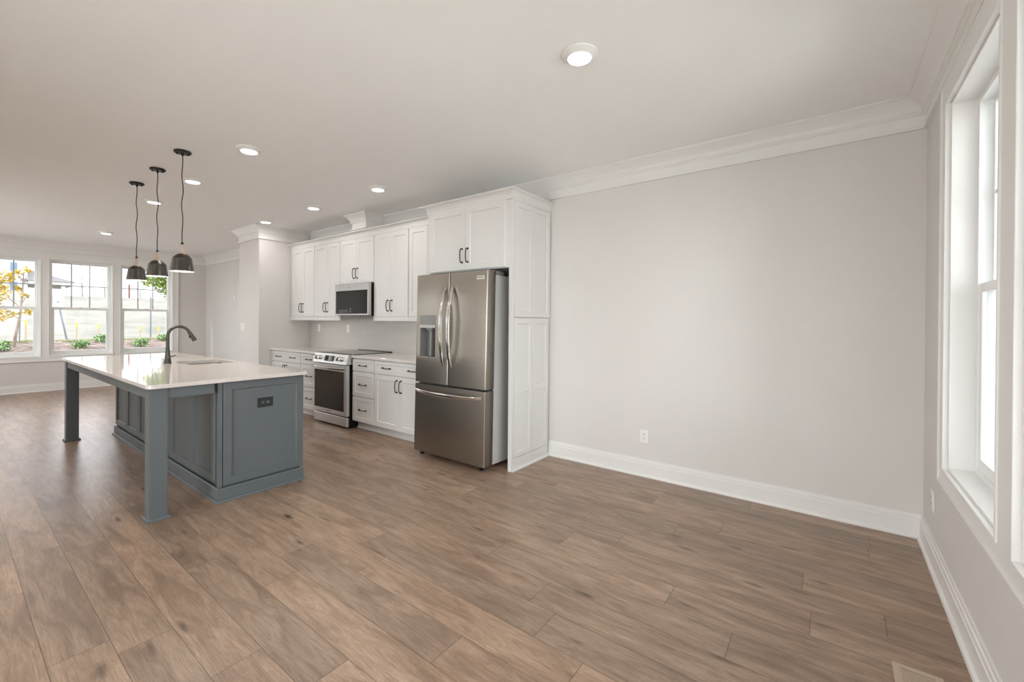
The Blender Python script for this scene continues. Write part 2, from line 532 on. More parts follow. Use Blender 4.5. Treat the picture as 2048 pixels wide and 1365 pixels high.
# duct chase above the wall cabinets
bm = BM(); box(bm, -5.63, -5.335, -0.30, -0.001, 2.455, H - 0.001)
box(bm, -5.645, -5.32, -0.315, -0.001, 2.515, 2.535, 0.003)
tag(obj('duct_chase', bm, 'trim'), 'white boxed duct chase with crown rising from wall cabinets to ceiling', 'duct cover')

# crown moulding all round the room
crown = [(0, H - 0.198), (0.020, H - 0.198), (0.022, H - 0.194), (0.022, H - 0.184), (0.015, H - 0.180), (0.015, H - 0.172), (0.008, H - 0.169), (0.008, H - 0.112), (0.015, H - 0.110),
         (0.020, H - 0.104), (0.020, H - 0.096), (0.027, H - 0.094), (0.027, H - 0.086)]
for k in range(9):
    a = k / 8
    crown.append((0.029 + 0.058 * (a ** 1.25), H - 0.083 + 0.066 * (a ** 0.85)))
crown += [(0.092, H - 0.015), (0.092, H - 0.0005), (0, H - 0.0005)]
loop = [(0, 0), (-5.335, 0), (-5.335, -0.30), (-5.63, -0.30), (-5.63, 0), (-7.27, 0), (-7.27, -0.805), (-7.97, -0.805), (-7.97, 0), (X0, 0), (X0, Y0), (0, Y0)]
cb = BM()
for b_ in sweep_segments(loop, crown, True):
    me = bpy.data.meshes.new('t'); b_.to_mesh(me); b_.free(); cb.from_mesh(me); bpy.data.meshes.remove(me)
obj('trim_1', cb, 'trim', kind='structure')
# baseboards
hb = 0.146
base = [(0, 0.0005), (0.032, 0.0005), (0.032, 0.008), (0.029, 0.016), (0.022, 0.021), (0.018, 0.022), (0.018, hb - 0.042), (0.014, hb - 0.038), (0.014, hb - 0.018), (0.009, hb - 0.013), (0.009, hb), (0, hb)]
bpath = [(0, Y0), (0, 0), (-2.700, 0)]
names = ['baseboard_right', 'baseboard_back']
for nm, b_ in zip(names, sweep_segments(bpath, base, False)): obj(nm, b_, 'trim', kind='structure')
bpath = [(-7.27, -0.665), (-7.27, -0.805), (-7.97, -0.805), (-7.97, 0), (X0, 0), (X0, Y0), (-3.5 - 0.092, Y0)]
names = ['baseboard_stub', 'baseboard_stub_end', 'baseboard_stub_side', 'baseboard_far_back', 'baseboard_left', 'baseboard_front']
for nm, b_ in zip(names, sweep_segments(bpath, base, False)): obj(nm, b_, 'trim', kind='structure')

# ------------------------------------------------------------------ windows
def window(name, Mx, wd, ht, gl='glass'):
    """local: x along the wall 0..wd, y outward from the room face, z 0..ht"""
    d0 = 0.085                                  # depth of the painted jamb
    bm = BM()
    j = 0.012
    box(bm, 0, j, -0.002, T, 0, ht); box(bm, wd - j, wd, -0.002, T, 0, ht)
    box(bm, j, wd - j, -0.002, T, ht - j, ht); box(bm, j, wd - j, -0.002, T, 0, j)
    root = obj(name, bm, 'trim', mtx=Mx, kind='structure')
    bm = BM()
    f = 0.026
    for a, b in ((j, j + f), (wd - j - f, wd - j)): box(bm, a, b, d0, T - 0.01, j, ht - j)
    box(bm, j + f, wd - j - f, d0, T - 0.01, ht - j - f, ht - j); box(bm, j + f, wd - j - f, d0, T - 0.01, j, j + f)
    obj('window_frame', bm, 'vinyl', root, mtx=Mx)
    zm = ht * 0.493
    def sash(nm, y0, y1, za, zb, st, top, bot):
        bm = BM()
        xa, xb = j + f - 0.004, wd - j - f + 0.004
        for a, b in ((xa, xa + st), (xb - st, xb)): box(bm, a, b, y0, y1, za, zb, 0.003)
        box(bm, xa + st, xb - st, y0, y1, zb - top, zb, 0.003); box(bm, xa + st, xb - st, y0, y1, za, za + bot, 0.003)
        o = obj(nm, bm, 'vinyl', root, mtx=Mx)
        bm = BM(); box(bm, xa + st, xb - st, (y0 + y1) / 2 - 0.002, (y0 + y1) / 2 + 0.002, za + bot, zb - top)
        obj('pane', bm, gl, o, mtx=Mx)
        return o, (xa + st, xb - st, za + bot, zb - top)
    su, (ga, gb, gc, gd) = sash('upper_sash', d0 + 0.045, d0 + 0.080, zm - 0.012, ht - j - f + 0.002, 0.022, 0.022, 0.040)
    bm = BM()
    yy = d0 + 0.0515
    for q in (1, 2): box(bm, ga + (gb - ga) * q / 3 - 0.009, ga + (gb - ga) * q / 3 + 0.009, yy, yy + 0.008, gc, gd)
    zc = (gc + gd) / 2
    box(bm, ga, gb, yy + 0.0005, yy + 0.0085, zc - 0.009, zc + 0.009)
    obj('muntins', bm, 'muntin', su, mtx=Mx)
    slo, _ = sash('lower_sash', d0 + 0.006, d0 + 0.041, j + f - 0.002, zm + 0.020, 0.044, 0.042, 0.052)
    bm = BM(); box(bm, wd / 2 - 0.03, wd / 2 + 0.03, d0 + 0.008, d0 + 0.036, zm + 0.020, zm + 0.030, 0.003)
    box(bm, wd / 2 - 0.008, wd / 2 + 0.03, d0 + 0.000, d0 + 0.012, zm + 0.026, zm + 0.034, 0.002)
    obj('sash_lock', bm, 'vinyl', slo, mtx=Mx)
    return root

n_ = 0
for a, b in OPL:
    n_ += 1
    window('window_%d' % n_, Matrix.Translation((X0, a, ZL[0])) @ Matrix.Rotation(PI / 2, 4, 'Z'), b - a, ZL[1] - ZL[0], 'glasstint')
for a, b in OPR:
    n_ += 1
    window('window_%d' % n_, Matrix.Translation((0, b, ZR[0])) @ Matrix.Rotation(-PI / 2, 4, 'Z'), b - a, ZR[1] - ZR[0])

for a, b in OPF_ADDED:  # windows added out of view for their daylight
    n_ += 1
    window('window_%d' % n_, Matrix.Translation((b, Y0, ZL[0])) @ Matrix.Rotation(PI, 4, 'Z'), b - a, ZL[1] - ZL[0])
bm = BM(); da, db, dz = PD
for a, b in ((da, da + 0.07), ((da + db) / 2 - 0.06, (da + db) / 2 + 0.06), (db - 0.07, db)): box(bm, a, b, Y0 - 0.13, Y0 - 0.05, 0.001, dz)
box(bm, da + 0.07, db - 0.07, Y0 - 0.13, Y0 - 0.05, dz - 0.07, dz); box(bm, da + 0.07, db - 0.07, Y0 - 0.13, Y0 - 0.05, 0.001, 0.08)
pdr = obj('added_door_1', bm, 'vinyl', kind='structure')  # door added for its daylight
bm = BM(); box(bm, da + 0.07, db - 0.07, Y0 - 0.092, Y0 - 0.088, 0.08, dz - 0.07); obj('pane', bm, 'glass', pdr)
bm = BM(); box(bm, (da + db) / 2 - 0.045, (da + db) / 2 - 0.015, Y0 - 0.05, Y0 - 0.02, 0.95, 1.2, 0.005); obj('handle', bm, 'black', pdr)
bm = BM(); e = 0.09
box(bm, da - e, da, Y0 + 0.0005, Y0 + 0.018, 0.001, dz + e); box(bm, db, db + e, Y0 + 0.0005, Y0 + 0.018, 0.001, dz + e); box(bm, da, db, Y0 + 0.0005, Y0 + 0.018, dz, dz + e)
obj('trim_4', bm, 'trim', kind='structure')  # casing of the added door
# unseen overhang added to hold direct sun off the added openings
bm = BM(); box(bm, -12.2, -5.0, Y0 - T - 0.75, Y0 - T - 0.001, 2.62, 2.80); box(bm, -5.0, 1.0, Y0 - 2.6, Y0 - T - 0.001, 2.62, 2.80); obj('sun_blocking_overhang', bm, 'ceiling', kind='structure')

def casing(name, Mx, spans, ht, wside, wbot, top):
    """flat casing with raised inner bead round a row of openings; local x along the wall, y outward, z from sill"""
    bm = BM()
    e = 0.018
    xa, xb = spans[0][0] - wside, spans[-1][1] + wside
    box(bm, xa, xb, -e, -0.0005, ht, ht + top); box(bm, xa, xb, -e, -0.0005, -wbot, 0)
    box(bm, xa, xb, -e - 0.008, -0.0005, -wbot - 0.0005, -wbot + 0.014, 0.003)
    cuts = [xa] + [v for s in spans for v in s] + [xb]
    for q in range(0, len(cuts), 2): box(bm, cuts[q], cuts[q + 1], -e, -0.0005, -0.001, ht + 0.001)
    box(bm, xa, xa + 0.014, -e - 0.008, -0.0005, -wbot, ht + top - 0.001, 0.003); box(bm, xb - 0.014, xb, -e - 0.008, -0.0005, -wbot, ht + top - 0.001, 0.003)
    t_ = 0.013
    for a, b in spans:
        box(bm, a - t_, a + 0.001, -e - 0.006, -0.003, -t_, ht + t_, 0.003); box(bm, b - 0.001, b + t_, -e - 0.006, -0.003, -t_, ht + t_, 0.003)
        box(bm, a, b, -e - 0.006, -0.003, ht - 0.001, ht + t_, 0.003); box(bm, a, b, -e - 0.006, -0.003, -t_, 0.001, 0.003)
    return obj(name, bm, 'trim', mtx=Mx, kind='structure')
casing('trim_2', Matrix.Translation((X0, 0, ZL[0])) @ Matrix.Rotation(PI / 2, 4, 'Z'), OPL, ZL[1] - ZL[0], 0.105, 0.092, H - 0.1985 - ZL[1])
casing('trim_3', Matrix.Translation((0, 0, ZR[0])) @ Matrix.Rotation(-PI / 2, 4, 'Z'), [(-b, -a) for a, b in reversed(OPR)], ZR[1] - ZR[0], 0.115, 0.085, H - 0.1985 - ZR[1])
casing('trim_5', Matrix.Translation((0, Y0, ZL[0])) @ Matrix.Rotation(PI, 4, 'Z'), [(-b, -a) for a, b in reversed(OPF_ADDED)], ZL[1] - ZL[0], 0.105, 0.092, H - 0.1985 - ZL[1])  # casing round the added windows

# ------------------------------------------------------------------ cabinet hardware
def pull_mesh():
    bm = BM()
    pts = [(-0.064, -0.004, 0), (-0.066, -0.016, 0), (-0.062, -0.024, 0)]
    for k in range(9):
        s = -1 + 2 * k / 8
        pts.append((s * 0.052, -0.028 - 0.007 * (1 - s * s), 0))
    pts += [(0.062, -0.024, 0), (0.066, -0.016, 0), (0.064, -0.004, 0)]
    tube(bm, pts, [0.0065, 0.0055, 0.005] + [0.0046] * 9 + [0.005, 0.0055, 0.0065], 8)
    for s in (-1, 1):
        m4 = Matrix.Translation((s * 0.064, 0, 0)) @ Matrix.Rotation(PI / 2, 4, 'X')
        b2 = BM(); lathe(b2, [(0.0095, 0), (0.0095, 0.004), (0.006, 0.009)], seg=12, cap0=True, cap1=True); b2.transform(m4)
        me = bpy.data.meshes.new('t'); b2.to_mesh(me); b2.free(); bm.from_mesh(me); bpy.data.meshes.remove(me)
    bmesh.ops.recalc_face_normals(bm, faces=bm.faces)
    me = bpy.data.meshes.new('bar_pull'); bm.to_mesh(me); bm.free()
    for p in me.polygons: p.use_smooth = True
    me.materials.append(M['black'])
    return me
PULL = pull_mesh()

def pull(parent, x, y, z, vertical):
    """y is the face it is screwed to; world coordinates"""
    o = bpy.data.objects.new('bar_pull', PULL); C.objects.link(o)
    loc = Vector((0, 0, 0)); p = parent
    while p is not None: loc += p.location; p = p.parent
    o.parent = parent
    o.location = Vector((x, y, z)) - loc
    if vertical: o.rotation_euler = (0, PI / 2, 0)
    o['label'] = 'black arched bar pull'
    return o

def cab_door(root, x0, x1, z0, z1, yf, pulls=(), name='door', st=0.058):
    bm = BM(); shaker(bm, x0 + 0.0015, x1 - 0.0015, z0, z1, yf, st=st)
    o = obj(name, bm, 'cab', root)
    for px, pz, vert in pulls: pull(o, px, yf, pz, vert)
    return o

# ------------------------------------------------------------------ wall cabinets
YU = -0.345
edges = [-7.225, -6.543, -5.871, -5.108, -4.440, -3.780]
ulabels = ['tall two-door white wall cabinet at the far end by stub wall', 'tall two-door white wall cabinet left of the microwave', 'short two-door white wall cabinet above the microwave',
           'tall two-door white wall cabinet right of the microwave', 'white wall cabinet beside the refrigerator, its pulls hidden behind it']
for i in range(5):
    a, b = edges[i] + 0.0006, edges[i + 1] - 0.0006
    zb = 1.820 if i == 2 else 1.375
    r = thing('wall_cabinet', ulabels[i], 'cabinet', ((a + b) / 2, -0.16, zb))
    bm = BM(); box(bm, a if i else -7.2685, b, YU + 0.022, -0.001, zb, 2.452)
    obj('body', bm, 'cab', r)
    m_ = (a + b) / 2
    zt = 2.418
    dz = zb + 0.07 + 0.065 if i == 2 else 1.514
    if i == 4: m_ = -4.112
    cab_door(r, a + 0.006, m_, zb + 0.004, zt, YU, [(m_ - 0.036, dz, True)])
    cab_door(r, m_, b - 0.004, zb + 0.004, zt, YU, [(m_ + 0.036, dz, True)])
    if i != 2:
        bm = BM(); box(bm, a if i else -7.2685, b, YU, YU + 0.019, 1.325, 1.3745, 0.002)
        obj('light_rail', bm, 'cab', r)
def cab_crown_prof(z0, z1, pr):
    p = [(0, z0), (0.006, z0), (0.006, z0 + 0.02)]
    for k in range(6):
        a = k / 5 * PI / 2
        p.append((0.008 + (pr - 0.012) * (1 - math.cos(a)), z0 + 0.024 + (z1 - z0 - 0.036) * math.sin(a)))
    return p + [(pr, z1 - 0.010), (pr, z1), (0, z1)]
def joined(bms):
    out = BM()
    for b_ in bms:
        me = bpy.data.meshes.new('t'); b_.to_mesh(me); b_.free(); out.from_mesh(me); bpy.data.meshes.remove(me)
    return out
cc = joined(sweep_segments([(-3.79, YU + 0.015), (-7.2685, YU + 0.015)], cab_crown_prof(2.424, 2.508, 0.055), False))
o = obj('cabinet_crown', cc, 'cab'); origin_to(o, (-5.5, YU, 2.424))
tag(o, 'long white crown strip along top of the wall cabinets', 'crown moulding')

# ------------------------------------------------------------------ base cabinets
YB = -0.63
def base_cab(x0, x1, label, layout):
    x0 += 0.0006; x1 -= 0.0006
    r = thing('base_cabinet', label, 'cabinet', ((x0 + x1) / 2, -0.3, 0))
    bm = BM(); box(bm, x0, x1, YB + 0.022, -0.001, 0.10, 0.8725); obj('body', bm, 'cab', r)
    bm = BM(); box(bm, x0, x1, -0.545, -0.01, 0.0005, 0.10); box(bm, x0, x1, -0.557, -0.545, 0.0005, 0.018, 0.003); obj('toe_kick', bm, 'cab', r)
    a, b = x0 + 0.004, x1 - 0.004
    if layout == 'drawers':
        for z0, z1 in ((0.715, 0.862), (0.410, 0.708), (0.106, 0.403)):
            cab_door(r, a, b, z0, z1, YB, [((a + b) / 2, (z0 + z1) / 2, False)], 'drawer_front', 0.05 if z1 - z0 > 0.2 else 0.034)
    else:
        q = (b - a) / 4
        cab_door(r, a, b, 0.715, 0.862, YB, [(a + q, 0.788, False), (b - q, 0.788, False)], 'drawer_front', 0.034)
        m_ = (a + b) / 2
        cab_door(r, a, m_, 0.106, 0.708, YB, [(m_ - 0.035, 0.60, True)])
        cab_door(r, m_, b, 0.106, 0.708, YB, [(m_ + 0.035, 0.60, True)])
    return r
r = base_cab(-7.235, -6.378, 'wide white base cabinet against the stub wall, one wide drawer over doors', 'doors')
bm = BM(); box(bm, -7.2685, -7.235, YB + 0.002, -0.01, 0.0005, 0.8725); obj('filler_strip', bm, 'cab', r)
base_cab(-6.378, -5.912, 'white three-drawer base cabinet just left of the range', 'drawers')
base_cab(-5.132, -4.694, 'white three-drawer base cabinet just right of the range', 'drawers')
base_cab(-4.694, -3.792, 'wide white base cabinet beside the refrigerator, drawer over two doors', 'doors')

def rounded_rect(x0, x1, y0, y1, rs, n=6):
    """corner radii rs for (x0,y0),(x1,y0),(x1,y1),(x0,y1); counter-clockwise"""
    pts = []
    for (cx, cy_, sx, sy, a0), r_ in zip(((x0, y0, 1, 1, PI), (x1, y0, -1, 1, 1.5 * PI), (x1, y1, -1, -1, 0), (x0, y1, 1, -1, 0.5 * PI)), rs):
        ox, oy = cx + sx * r_, cy_ + sy * r_
        for k in range(n + 1):
            a = a0 + k / n * PI / 2
            pts.append((ox + r_ * math.cos(a), oy + r_ * math.sin(a)))
    return pts
def slab(bm, outer, z0, z1, hole=None, ch=0.003):
    def inset(pts, d):
        cx = sum(p[0] for p in pts) / len(pts); cy_ = sum(p[1] for p in pts) / len(pts)
        w2 = max(abs(p[0] - cx) for p in pts); h2 = max(abs(p[1] - cy_) for p in pts)
        return [(cx + (p[0] - cx) * (1 - d / w2), cy_ + (p[1] - cy_) * (1 - d / h2)) for p in pts]
    def ring(pts, z): return [bm.verts.new((p[0], p[1], z)) for p in pts]
    def strip(a, b):
        n = len(a)
        for k in range(n): bm.faces.new((a[k], a[(k + 1) % n], b[(k + 1) % n], b[k]))
    A = ring(inset(outer, ch), z0); B = ring(outer, z0 + ch); Cc = ring(outer, z1 - ch); D = ring(inset(outer, ch), z1)
    strip(A, B); strip(B, Cc); strip(Cc, D)
    if hole is None:
        bm.faces.new(list(reversed(A))); bm.faces.new(D)
    else:
        HA = ring(hole, z0); HD = ring(hole, z1); strip(HA, HD)
        for o_, h_ in ((A, HA), (D, HD)):
            es = []
            for L in (o_, h_):
                for k in range(len(L)):
                    e = bm.edges.get((L[k], L[(k + 1) % len(L)]))
                    es.append(e)
            bmesh.ops.triangle_fill(bm, use_beauty=True, use_dissolve=False, edges=es)
ZC0, ZC1 = 0.8735, 0.9015
bm = BM(); slab(bm, rounded_rect(-7.2685, -5.909, -0.65, -0.0135, (0.003,) * 4, 2), ZC0, ZC1)
o = obj('countertop', bm, 'quartz'); origin_to(o, (-6.6, -0.33, ZC0)); tag(o, 'pale quartz countertop on the base cabinets left of the range', 'countertop')
bm = BM(); slab(bm, rounded_rect(-5.137, -3.785, -0.65, -0.0135, (0.003,) * 4, 2), ZC0, ZC1)
o = obj('countertop', bm, 'quartz'); origin_to(o, (-4.46, -0.33, ZC0)); tag(o, 'pale quartz countertop between the range and the refrigerator', 'countertop')
bm = BM(); box(bm, -7.2685, -3.782, -0.0125, -0.0005, 0.88, 1.374); o = obj('tile_backsplash', bm, 'tile')
tag(o, 'glossy wavy pale subway tile backsplash under the wall cabinets', 'backsplash')

# ------------------------------------------------------------------ refrigerator surround
r = thing('refrigerator_cabinet', 'deep two-door white cabinet above the refrigerator with crown on top', 'cabinet', (-3.24, -0.32, 1.815))
bm = BM(); box(bm, -3.757, -2.7365, -0.64, -0.001, 1.812, 2.452); obj('body', bm, 'cab', r)
bm = BM(); box(bm, -3.778, -3.758, -0.64, -0.001, 0.0005, 2.452); obj('side_panel', bm, 'cab', r)
cab_door(r, -3.735, -3.249, 1.820, 2.418, -0.661, [(-3.249 - 0.036, 1.958, True)])
cab_door(r, -3.249, -2.772, 1.820, 2.418, -0.661, [(-3.249 + 0.036, 1.958, True)])
cr = joined(sweep_segments([(-2.705, -0.001), (-2.705, -0.65), (-3.778, -0.65), (-3.778, -0.40)], cab_crown_prof(2.416, 2.500, 0.055), False))
# outward side of this path is to the right of travel
bm_ = cr
obj('crown', bm_, 'cab', r)

r = thing('end_panel', 'tall white panelled end panel right of the refrigerator', 'cabinet panel', (-2.715, -0.32, 0))
bm = BM(); box(bm, -2.7355, -2.715, -0.617, -0.001, 0.0005, 2.414); box(bm, -2.7355, -2.696, -0.645, -0.617, 0.0005, 2.414); obj('panel', bm, 'cab', r)
# framed doors on the side, built facing -y then turned to face +x
def side_door(y0, y1, z0, z1, mid=None):
    bm = BM(); shaker(bm, y0 + 0.0015, y1 - 0.0015, z0, z1, 0.0, th=0.0195, st=0.05, mid=mid)
    # local x -> world y, local y(front -) -> world +x
    mt = Matrix(((0, -1, 0, -2.695), (1, 0, 0, 0), (0, 0, 1, 0), (0, 0, 0, 1)))
    obj('framed_panel', bm, 'cab', r, mtx=mt)
side_door(-0.612, -0.313, 1.371, 2.412)
side_door(-0.313, -0.012, 1.371, 2.412)
side_door(-0.612, -0.313, 0.112, 1.362, 0.712)
side_door(-0.313, -0.034, 0.112, 1.362, 0.712)
bm = BM(); box(bm, -2.7145, -2.694, -0.6165, -0.033, 0.0005, 0.110)
extrude_poly(bm, [(-2.694, 0.0005), (-2.678, 0.0005), (-2.678, 0.008), (-2.683, 0.017), (-2.694, 0.020)], 'y', -0.645, -0.033); obj('plinth', bm, 'cab', r)

# ------------------------------------------------------------------ refrigerator
fr = thing('refrigerator', 'stainless steel french-door refrigerator with bottom freezer and water dispenser', 'refrigerator', (-3.30, -0.42, 0))
fx0, fx1, fm = -3.756, -2.846, -3.304
bm = BM(); box(bm, fx0 + 0.012, fx1 - 0.012, -0.722, -0.08, 0.035, 1.738, 0.006); obj('body', bm, 'fridgegrey', fr)
yf, yb = -0.842, -0.726
def rounded_door(bm, x0, x1, z0, z1):
    extrude_poly(bm, rounded_rect(x0, x1, yf, yb, (0.010, 0.010, 0.004, 0.004), 4), 'z', z0, z1)
# left door with a real dispenser niche: built from pieces round the opening
dx0, dx1, dz0, dz1 = -3.698, -3.482, 0.962, 1.248
bm = BM()
ang = rounded_rect(fx0, fm - 0.004, yf, yb, (0.010, 0.010, 0.004, 0.004), 4)
extrude_poly(bm, ang, 'z', 0.716, dz0); extrude_poly(bm, ang, 'z', dz1, 1.766)
extrude_poly(bm, rounded_rect(fx0, dx0, yf, yb, (0.010, 0.0005, 0.0005, 0.004), 4), 'z', dz0, dz1)
extrude_poly(bm, rounded_rect(dx1, fm - 0.004, yf, yb, (0.0005, 0.010, 0.004, 0.0005), 4), 'z', dz0, dz1)
ld = obj('left_door', bm, 'steel', fr, smooth=True)
bm = BM()
box(bm, dx0, dx1, yb - 0.016, yb - 0.004, dz0, dz1); box(bm, dx0, dx0 + 0.004, yf + 0.004, yb - 0.016, dz0, dz1); box(bm, dx1 - 0.004, dx1, yf + 0.004, yb - 0.016, dz0, dz1)
box(bm, dx0, dx1, yf + 0.002, yb - 0.016, dz1 - 0.004, dz1); box(bm, dx0 - 0.004, dx1 + 0.004, yf - 0.005, yb - 0.016, dz0 - 0.006, dz0 + 0.006, 0.002)
box(bm, -3.595, -3.568, yf + 0.030, yb - 0.016, dz0 + 0.006, dz1 - 0.02, 0.006)
box(bm, -3.625, -3.545, yf + 0.012, yb - 0.016, dz1 - 0.026, dz1 - 0.004, 0.004)
ds = obj('dispenser', bm, 'plasticgrey', ld)
bm = BM(); box(bm, -3.562, -3.492, yb - 0.034, yb - 0.0165, dz0 + 0.05, dz0 + 0.20, 0.004); box(bm, -3.555, -3.499, yb - 0.038, yb - 0.0335, dz0 + 0.06, dz0 + 0.115, 0.002); box(bm, -3.555, -3.499, yb - 0.038, yb - 0.0335, dz0 + 0.125, dz0 + 0.19, 0.002)
obj('dispenser_paddle', bm, 'steel', ld)
bm = BM(); box(bm, dx0, dx1, yf - 0.003, yf + 0.003, dz1, 1.370, 0.001); dp = obj('control_panel', bm, 'plasticgrey', ld)
bm = BM(); box(bm, dx0, dx1, yf - 0.005, yf - 0.0032, dz1 + 0.001, dz1 + 0.026, 0.0008)
obj('button_strip', bm, 'fridgegrey', ld)
def marks(boxes, mat, parent, mtx=None):
    for b_ in boxes:
        bm = BM(); box(bm, *b_); obj('key_marking', bm, mat, parent, mtx=mtx)
marks([(dx0 + 0.012 + s_ * 0.17, dx0 + 0.026 + s_ * 0.17, yf - 0.0036, yf - 0.003, 1.290 + q * 0.028, 1.294 + q * 0.028) for q in range(3) for s_ in (0, 1)], 'inkdark', ld)
marks([(dx0 + 0.03 + q * 0.036, dx0 + 0.042 + q * 0.036, yf - 0.0056, yf - 0.005, dz1 + 0.011, dz1 + 0.015) for q in range(5)], 'inkdark', ld)
bm = BM(); rounded_door(bm, fm + 0.004, fx1, 0.716, 1.766); rd = obj('right_door', bm, 'steel', fr, smooth=True)
bm = BM(); rounded_door(bm, fx0, fx1, 0.040, 0.698); fd = obj('freezer_drawer', bm, 'steel', fr, smooth=True)
bm = BM(); box(bm, fx0 + 0.016, fx1 - 0.016, yb - 0.07, yb + 0.01, 0.690, 0.724); box(bm, fm - 0.006, fm + 0.006, yb - 0.06, yb, 0.70, 1.75); obj('door_gasket', bm, 'slot', fr)
def bowed(bm, p0, p1, out, wid, thick, n=18):
    """flat bowed bar from p0 to p1, bowing by `out`; wid across the bar"""
    p0, p1 = Vector(p0), Vector(p1); d = (p1 - p0)
    side = d.normalized().cross(out.normalized())
    rings = []
    for k in range(n + 1):
        s = k / n
        c = p0 + d * s + out * (1 - (2 * s - 1) ** 2) ** 0.8
        o_ = out.normalized()
        w_ = wid * (0.8 + 0.2 * math.sin(PI * s))
        ring = []
        for q in range(8):
            a = 2 * PI * q / 8 + PI / 8
            ring.append(bm.verts.new(c + side * (w_ / 2 * max(-1, min(1, 1.35 * math.cos(a)))) + o_ * (thick / 2 * max(-1, min(1, 1.35 * math.sin(a))))))
        rings.append(ring)
    for a, b in zip(rings, rings[1:]):
        for q in range(8): bm.faces.new((a[q], a[(q + 1) % 8], b[(q + 1) % 8], b[q]))
    bm.faces.new(list(reversed(rings[0]))); bm.faces.new(rings[-1])
for dr, hx in ((ld, fm - 0.050), (rd, fm + 0.046)):
    bm = BM(); bowed(bm, (hx, yf - 0.008, 0.885), (hx, yf - 0.008, 1.632), Vector((0, -0.058, 0)), 0.041, 0.017)
    obj('handle', bm, 'chrome', dr, smooth=True)
bm = BM(); bowed(bm, (fx0 + 0.022, yf - 0.008, 0.640), (fx1 - 0.03, yf - 0.008, 0.640), Vector((0, -0.060, -0.012)), 0.036, 0.018)
obj('handle', bm, 'chrome', fd, smooth=True)
bm = BM(); box(bm, -2.968, -2.878, yf - 0.004, yf - 0.0005, 1.686, 1.720, 0.001); bd = obj('badge', bm, 'steel2', rd)
text_obj('lettering', 'FRIGIDAIRE', 0.0135, 'inkdark', rd, Matrix.Translation((-2.930, yf - 0.0045, 1.705)) @ TXT)
bm = BM(); extrude_poly(bm, [(-2.892, 1.714), (-2.884, 1.714), (-2.888, 1.706)], 'y', yf - 0.005, yf - 0.004); obj('triangle_mark', bm, 'inkdark', rd)
for xa in (fx0 + 0.02, fx1 - 0.075):
    bm = BM(); box(bm, xa, xa + 0.055, -0.80, -0.725, 1.766, 1.776, 0.003); box(bm, xa - 0.002, xa + 0.057, -0.715, -0.575, 1.739, 1.777, 0.005); obj('hinge_cover', bm, 'plasticgrey', fr)
for xa, ya in ((fx0 + 0.07, -0.79), (fx1 - 0.07, -0.79), (fx0 + 0.07, -0.14), (fx1 - 0.07, -0.14)):
    bm = BM(); lathe(bm, [(0.022, 0.0), (0.022, 0.012), (0.010, 0.014), (0.010, 0.046)], (xa, ya, 0.0), 12, True, True); obj('foot', bm, 'black', fr)
fr.rotation_euler = (math.radians(-1.15), 0, 0)
fr.location.z = 0.007

# ------------------------------------------------------------------ range
rg = thing('range', 'stainless steel slide-in electric range with black oven window', 'stove', (-5.522, -0.35, 0))
rx0, rx1 = -5.904, -5.141
bm = BM(); box(bm, rx0 + 0.004, rx1 - 0.004, -0.655, -0.02, 0.03, 0.895); obj('body', bm, 'black', rg)
bm = BM(); extrude_poly(bm, [(-0.600, 0.786), (-0.708, 0.786), (-0.676, 0.904), (-0.655, 0.908), (-0.600, 0.908)], 'x', rx0, rx1)
cp = obj('control_panel', bm, 'steel2', rg)
tilt = math.atan2(0.032, 0.118)
nrm = Vector((0, -math.cos(tilt), -math.sin(tilt)))
nrm = Vector((0, -0.118, -0.032)).normalized(); nrm = Vector((0, -math.cos(tilt), math.sin(tilt)))
def on_panel(x, s):      # s: 0 at bottom of the slanted face, 1 at top
    return Vector((x, -0.708 + 0.032 * s, 0.786 + 0.118 * s))
upv = Vector((0, 0.032, 0.118)).normalized()
PM = lambda x, s: Matrix(((1, 0, 0, x), (0, upv.y, nrm.y, on_panel(x, s).y), (0, upv.z, nrm.z, on_panel(x, s).z), (0, 0, 0, 1)))
bm = BM(); box(bm, -0.105, 0.105, -0.036, 0.036, 0.0003, 0.003, 0.001); sc_ = obj('touch_panel', bm, 'blackgloss', cp, mtx=PM(-5.535, 0.50))
bm = BM(); box(bm, -0.036, 0.036, -0.030, 0.030, 0.003, 0.0036); obj('screen', bm, 'display', cp, mtx=PM(-5.520, 0.50))
marks([(-0.009 + jx * 0.018, -0.003 + jx * 0.018, -0.026 + i * 0.017, -0.022 + i * 0.017, 0.003, 0.0036) for i in range(4) for jx in range(2)], 'print', cp, PM(-5.464, 0.50))
for kx in (-5.838, -5.745, -5.352, -5.262):
    bm = BM(); lathe(bm, [(0.030, 0.0003), (0.030, 0.004), (0.026, 0.006), (0.024, 0.030), (0.021, 0.034)], seg=20, cap0=True, cap1=True); box(bm, -0.0055, 0.0055, -0.024, 0.024, 0.034, 0.040, 0.002)
    obj('knob', bm, 'chrome', cp, mtx=PM(kx, 0.52), smooth=True)
bm = BM(); slab(bm, rounded_rect(rx0, rx1, -0.654, -0.045, (0.004,) * 4, 3), 0.896, 0.908, ch=0.002); ct = obj('cooktop', bm, 'cooktop', rg)
bm = BM()
bm.free()
for cx_, cy_, rad_ in ((-5.70, -0.48, 0.115), (-5.34, -0.48, 0.095), (-5.70, -0.20, 0.08), (-5.34, -0.20, 0.095)):
    bm = BM(); lathe(bm, [(rad_, 0.9083), (rad_ + 0.003, 0.9083)], (cx_, cy_, 0), 32)
    obj('burner_ring', bm, 'display', ct)
bm = BM(); box(bm, rx0 + 0.01, rx1, -0.040, -0.018, 0.9025, 0.913, 0.002); obj('rear_trim', bm, 'black', rg)
bm = BM()
yd = -0.702
box(bm, rx0 + 0.003, rx1 - 0.003, yd + 0.004, -0.657, 0.152, 0.776, 0.003)
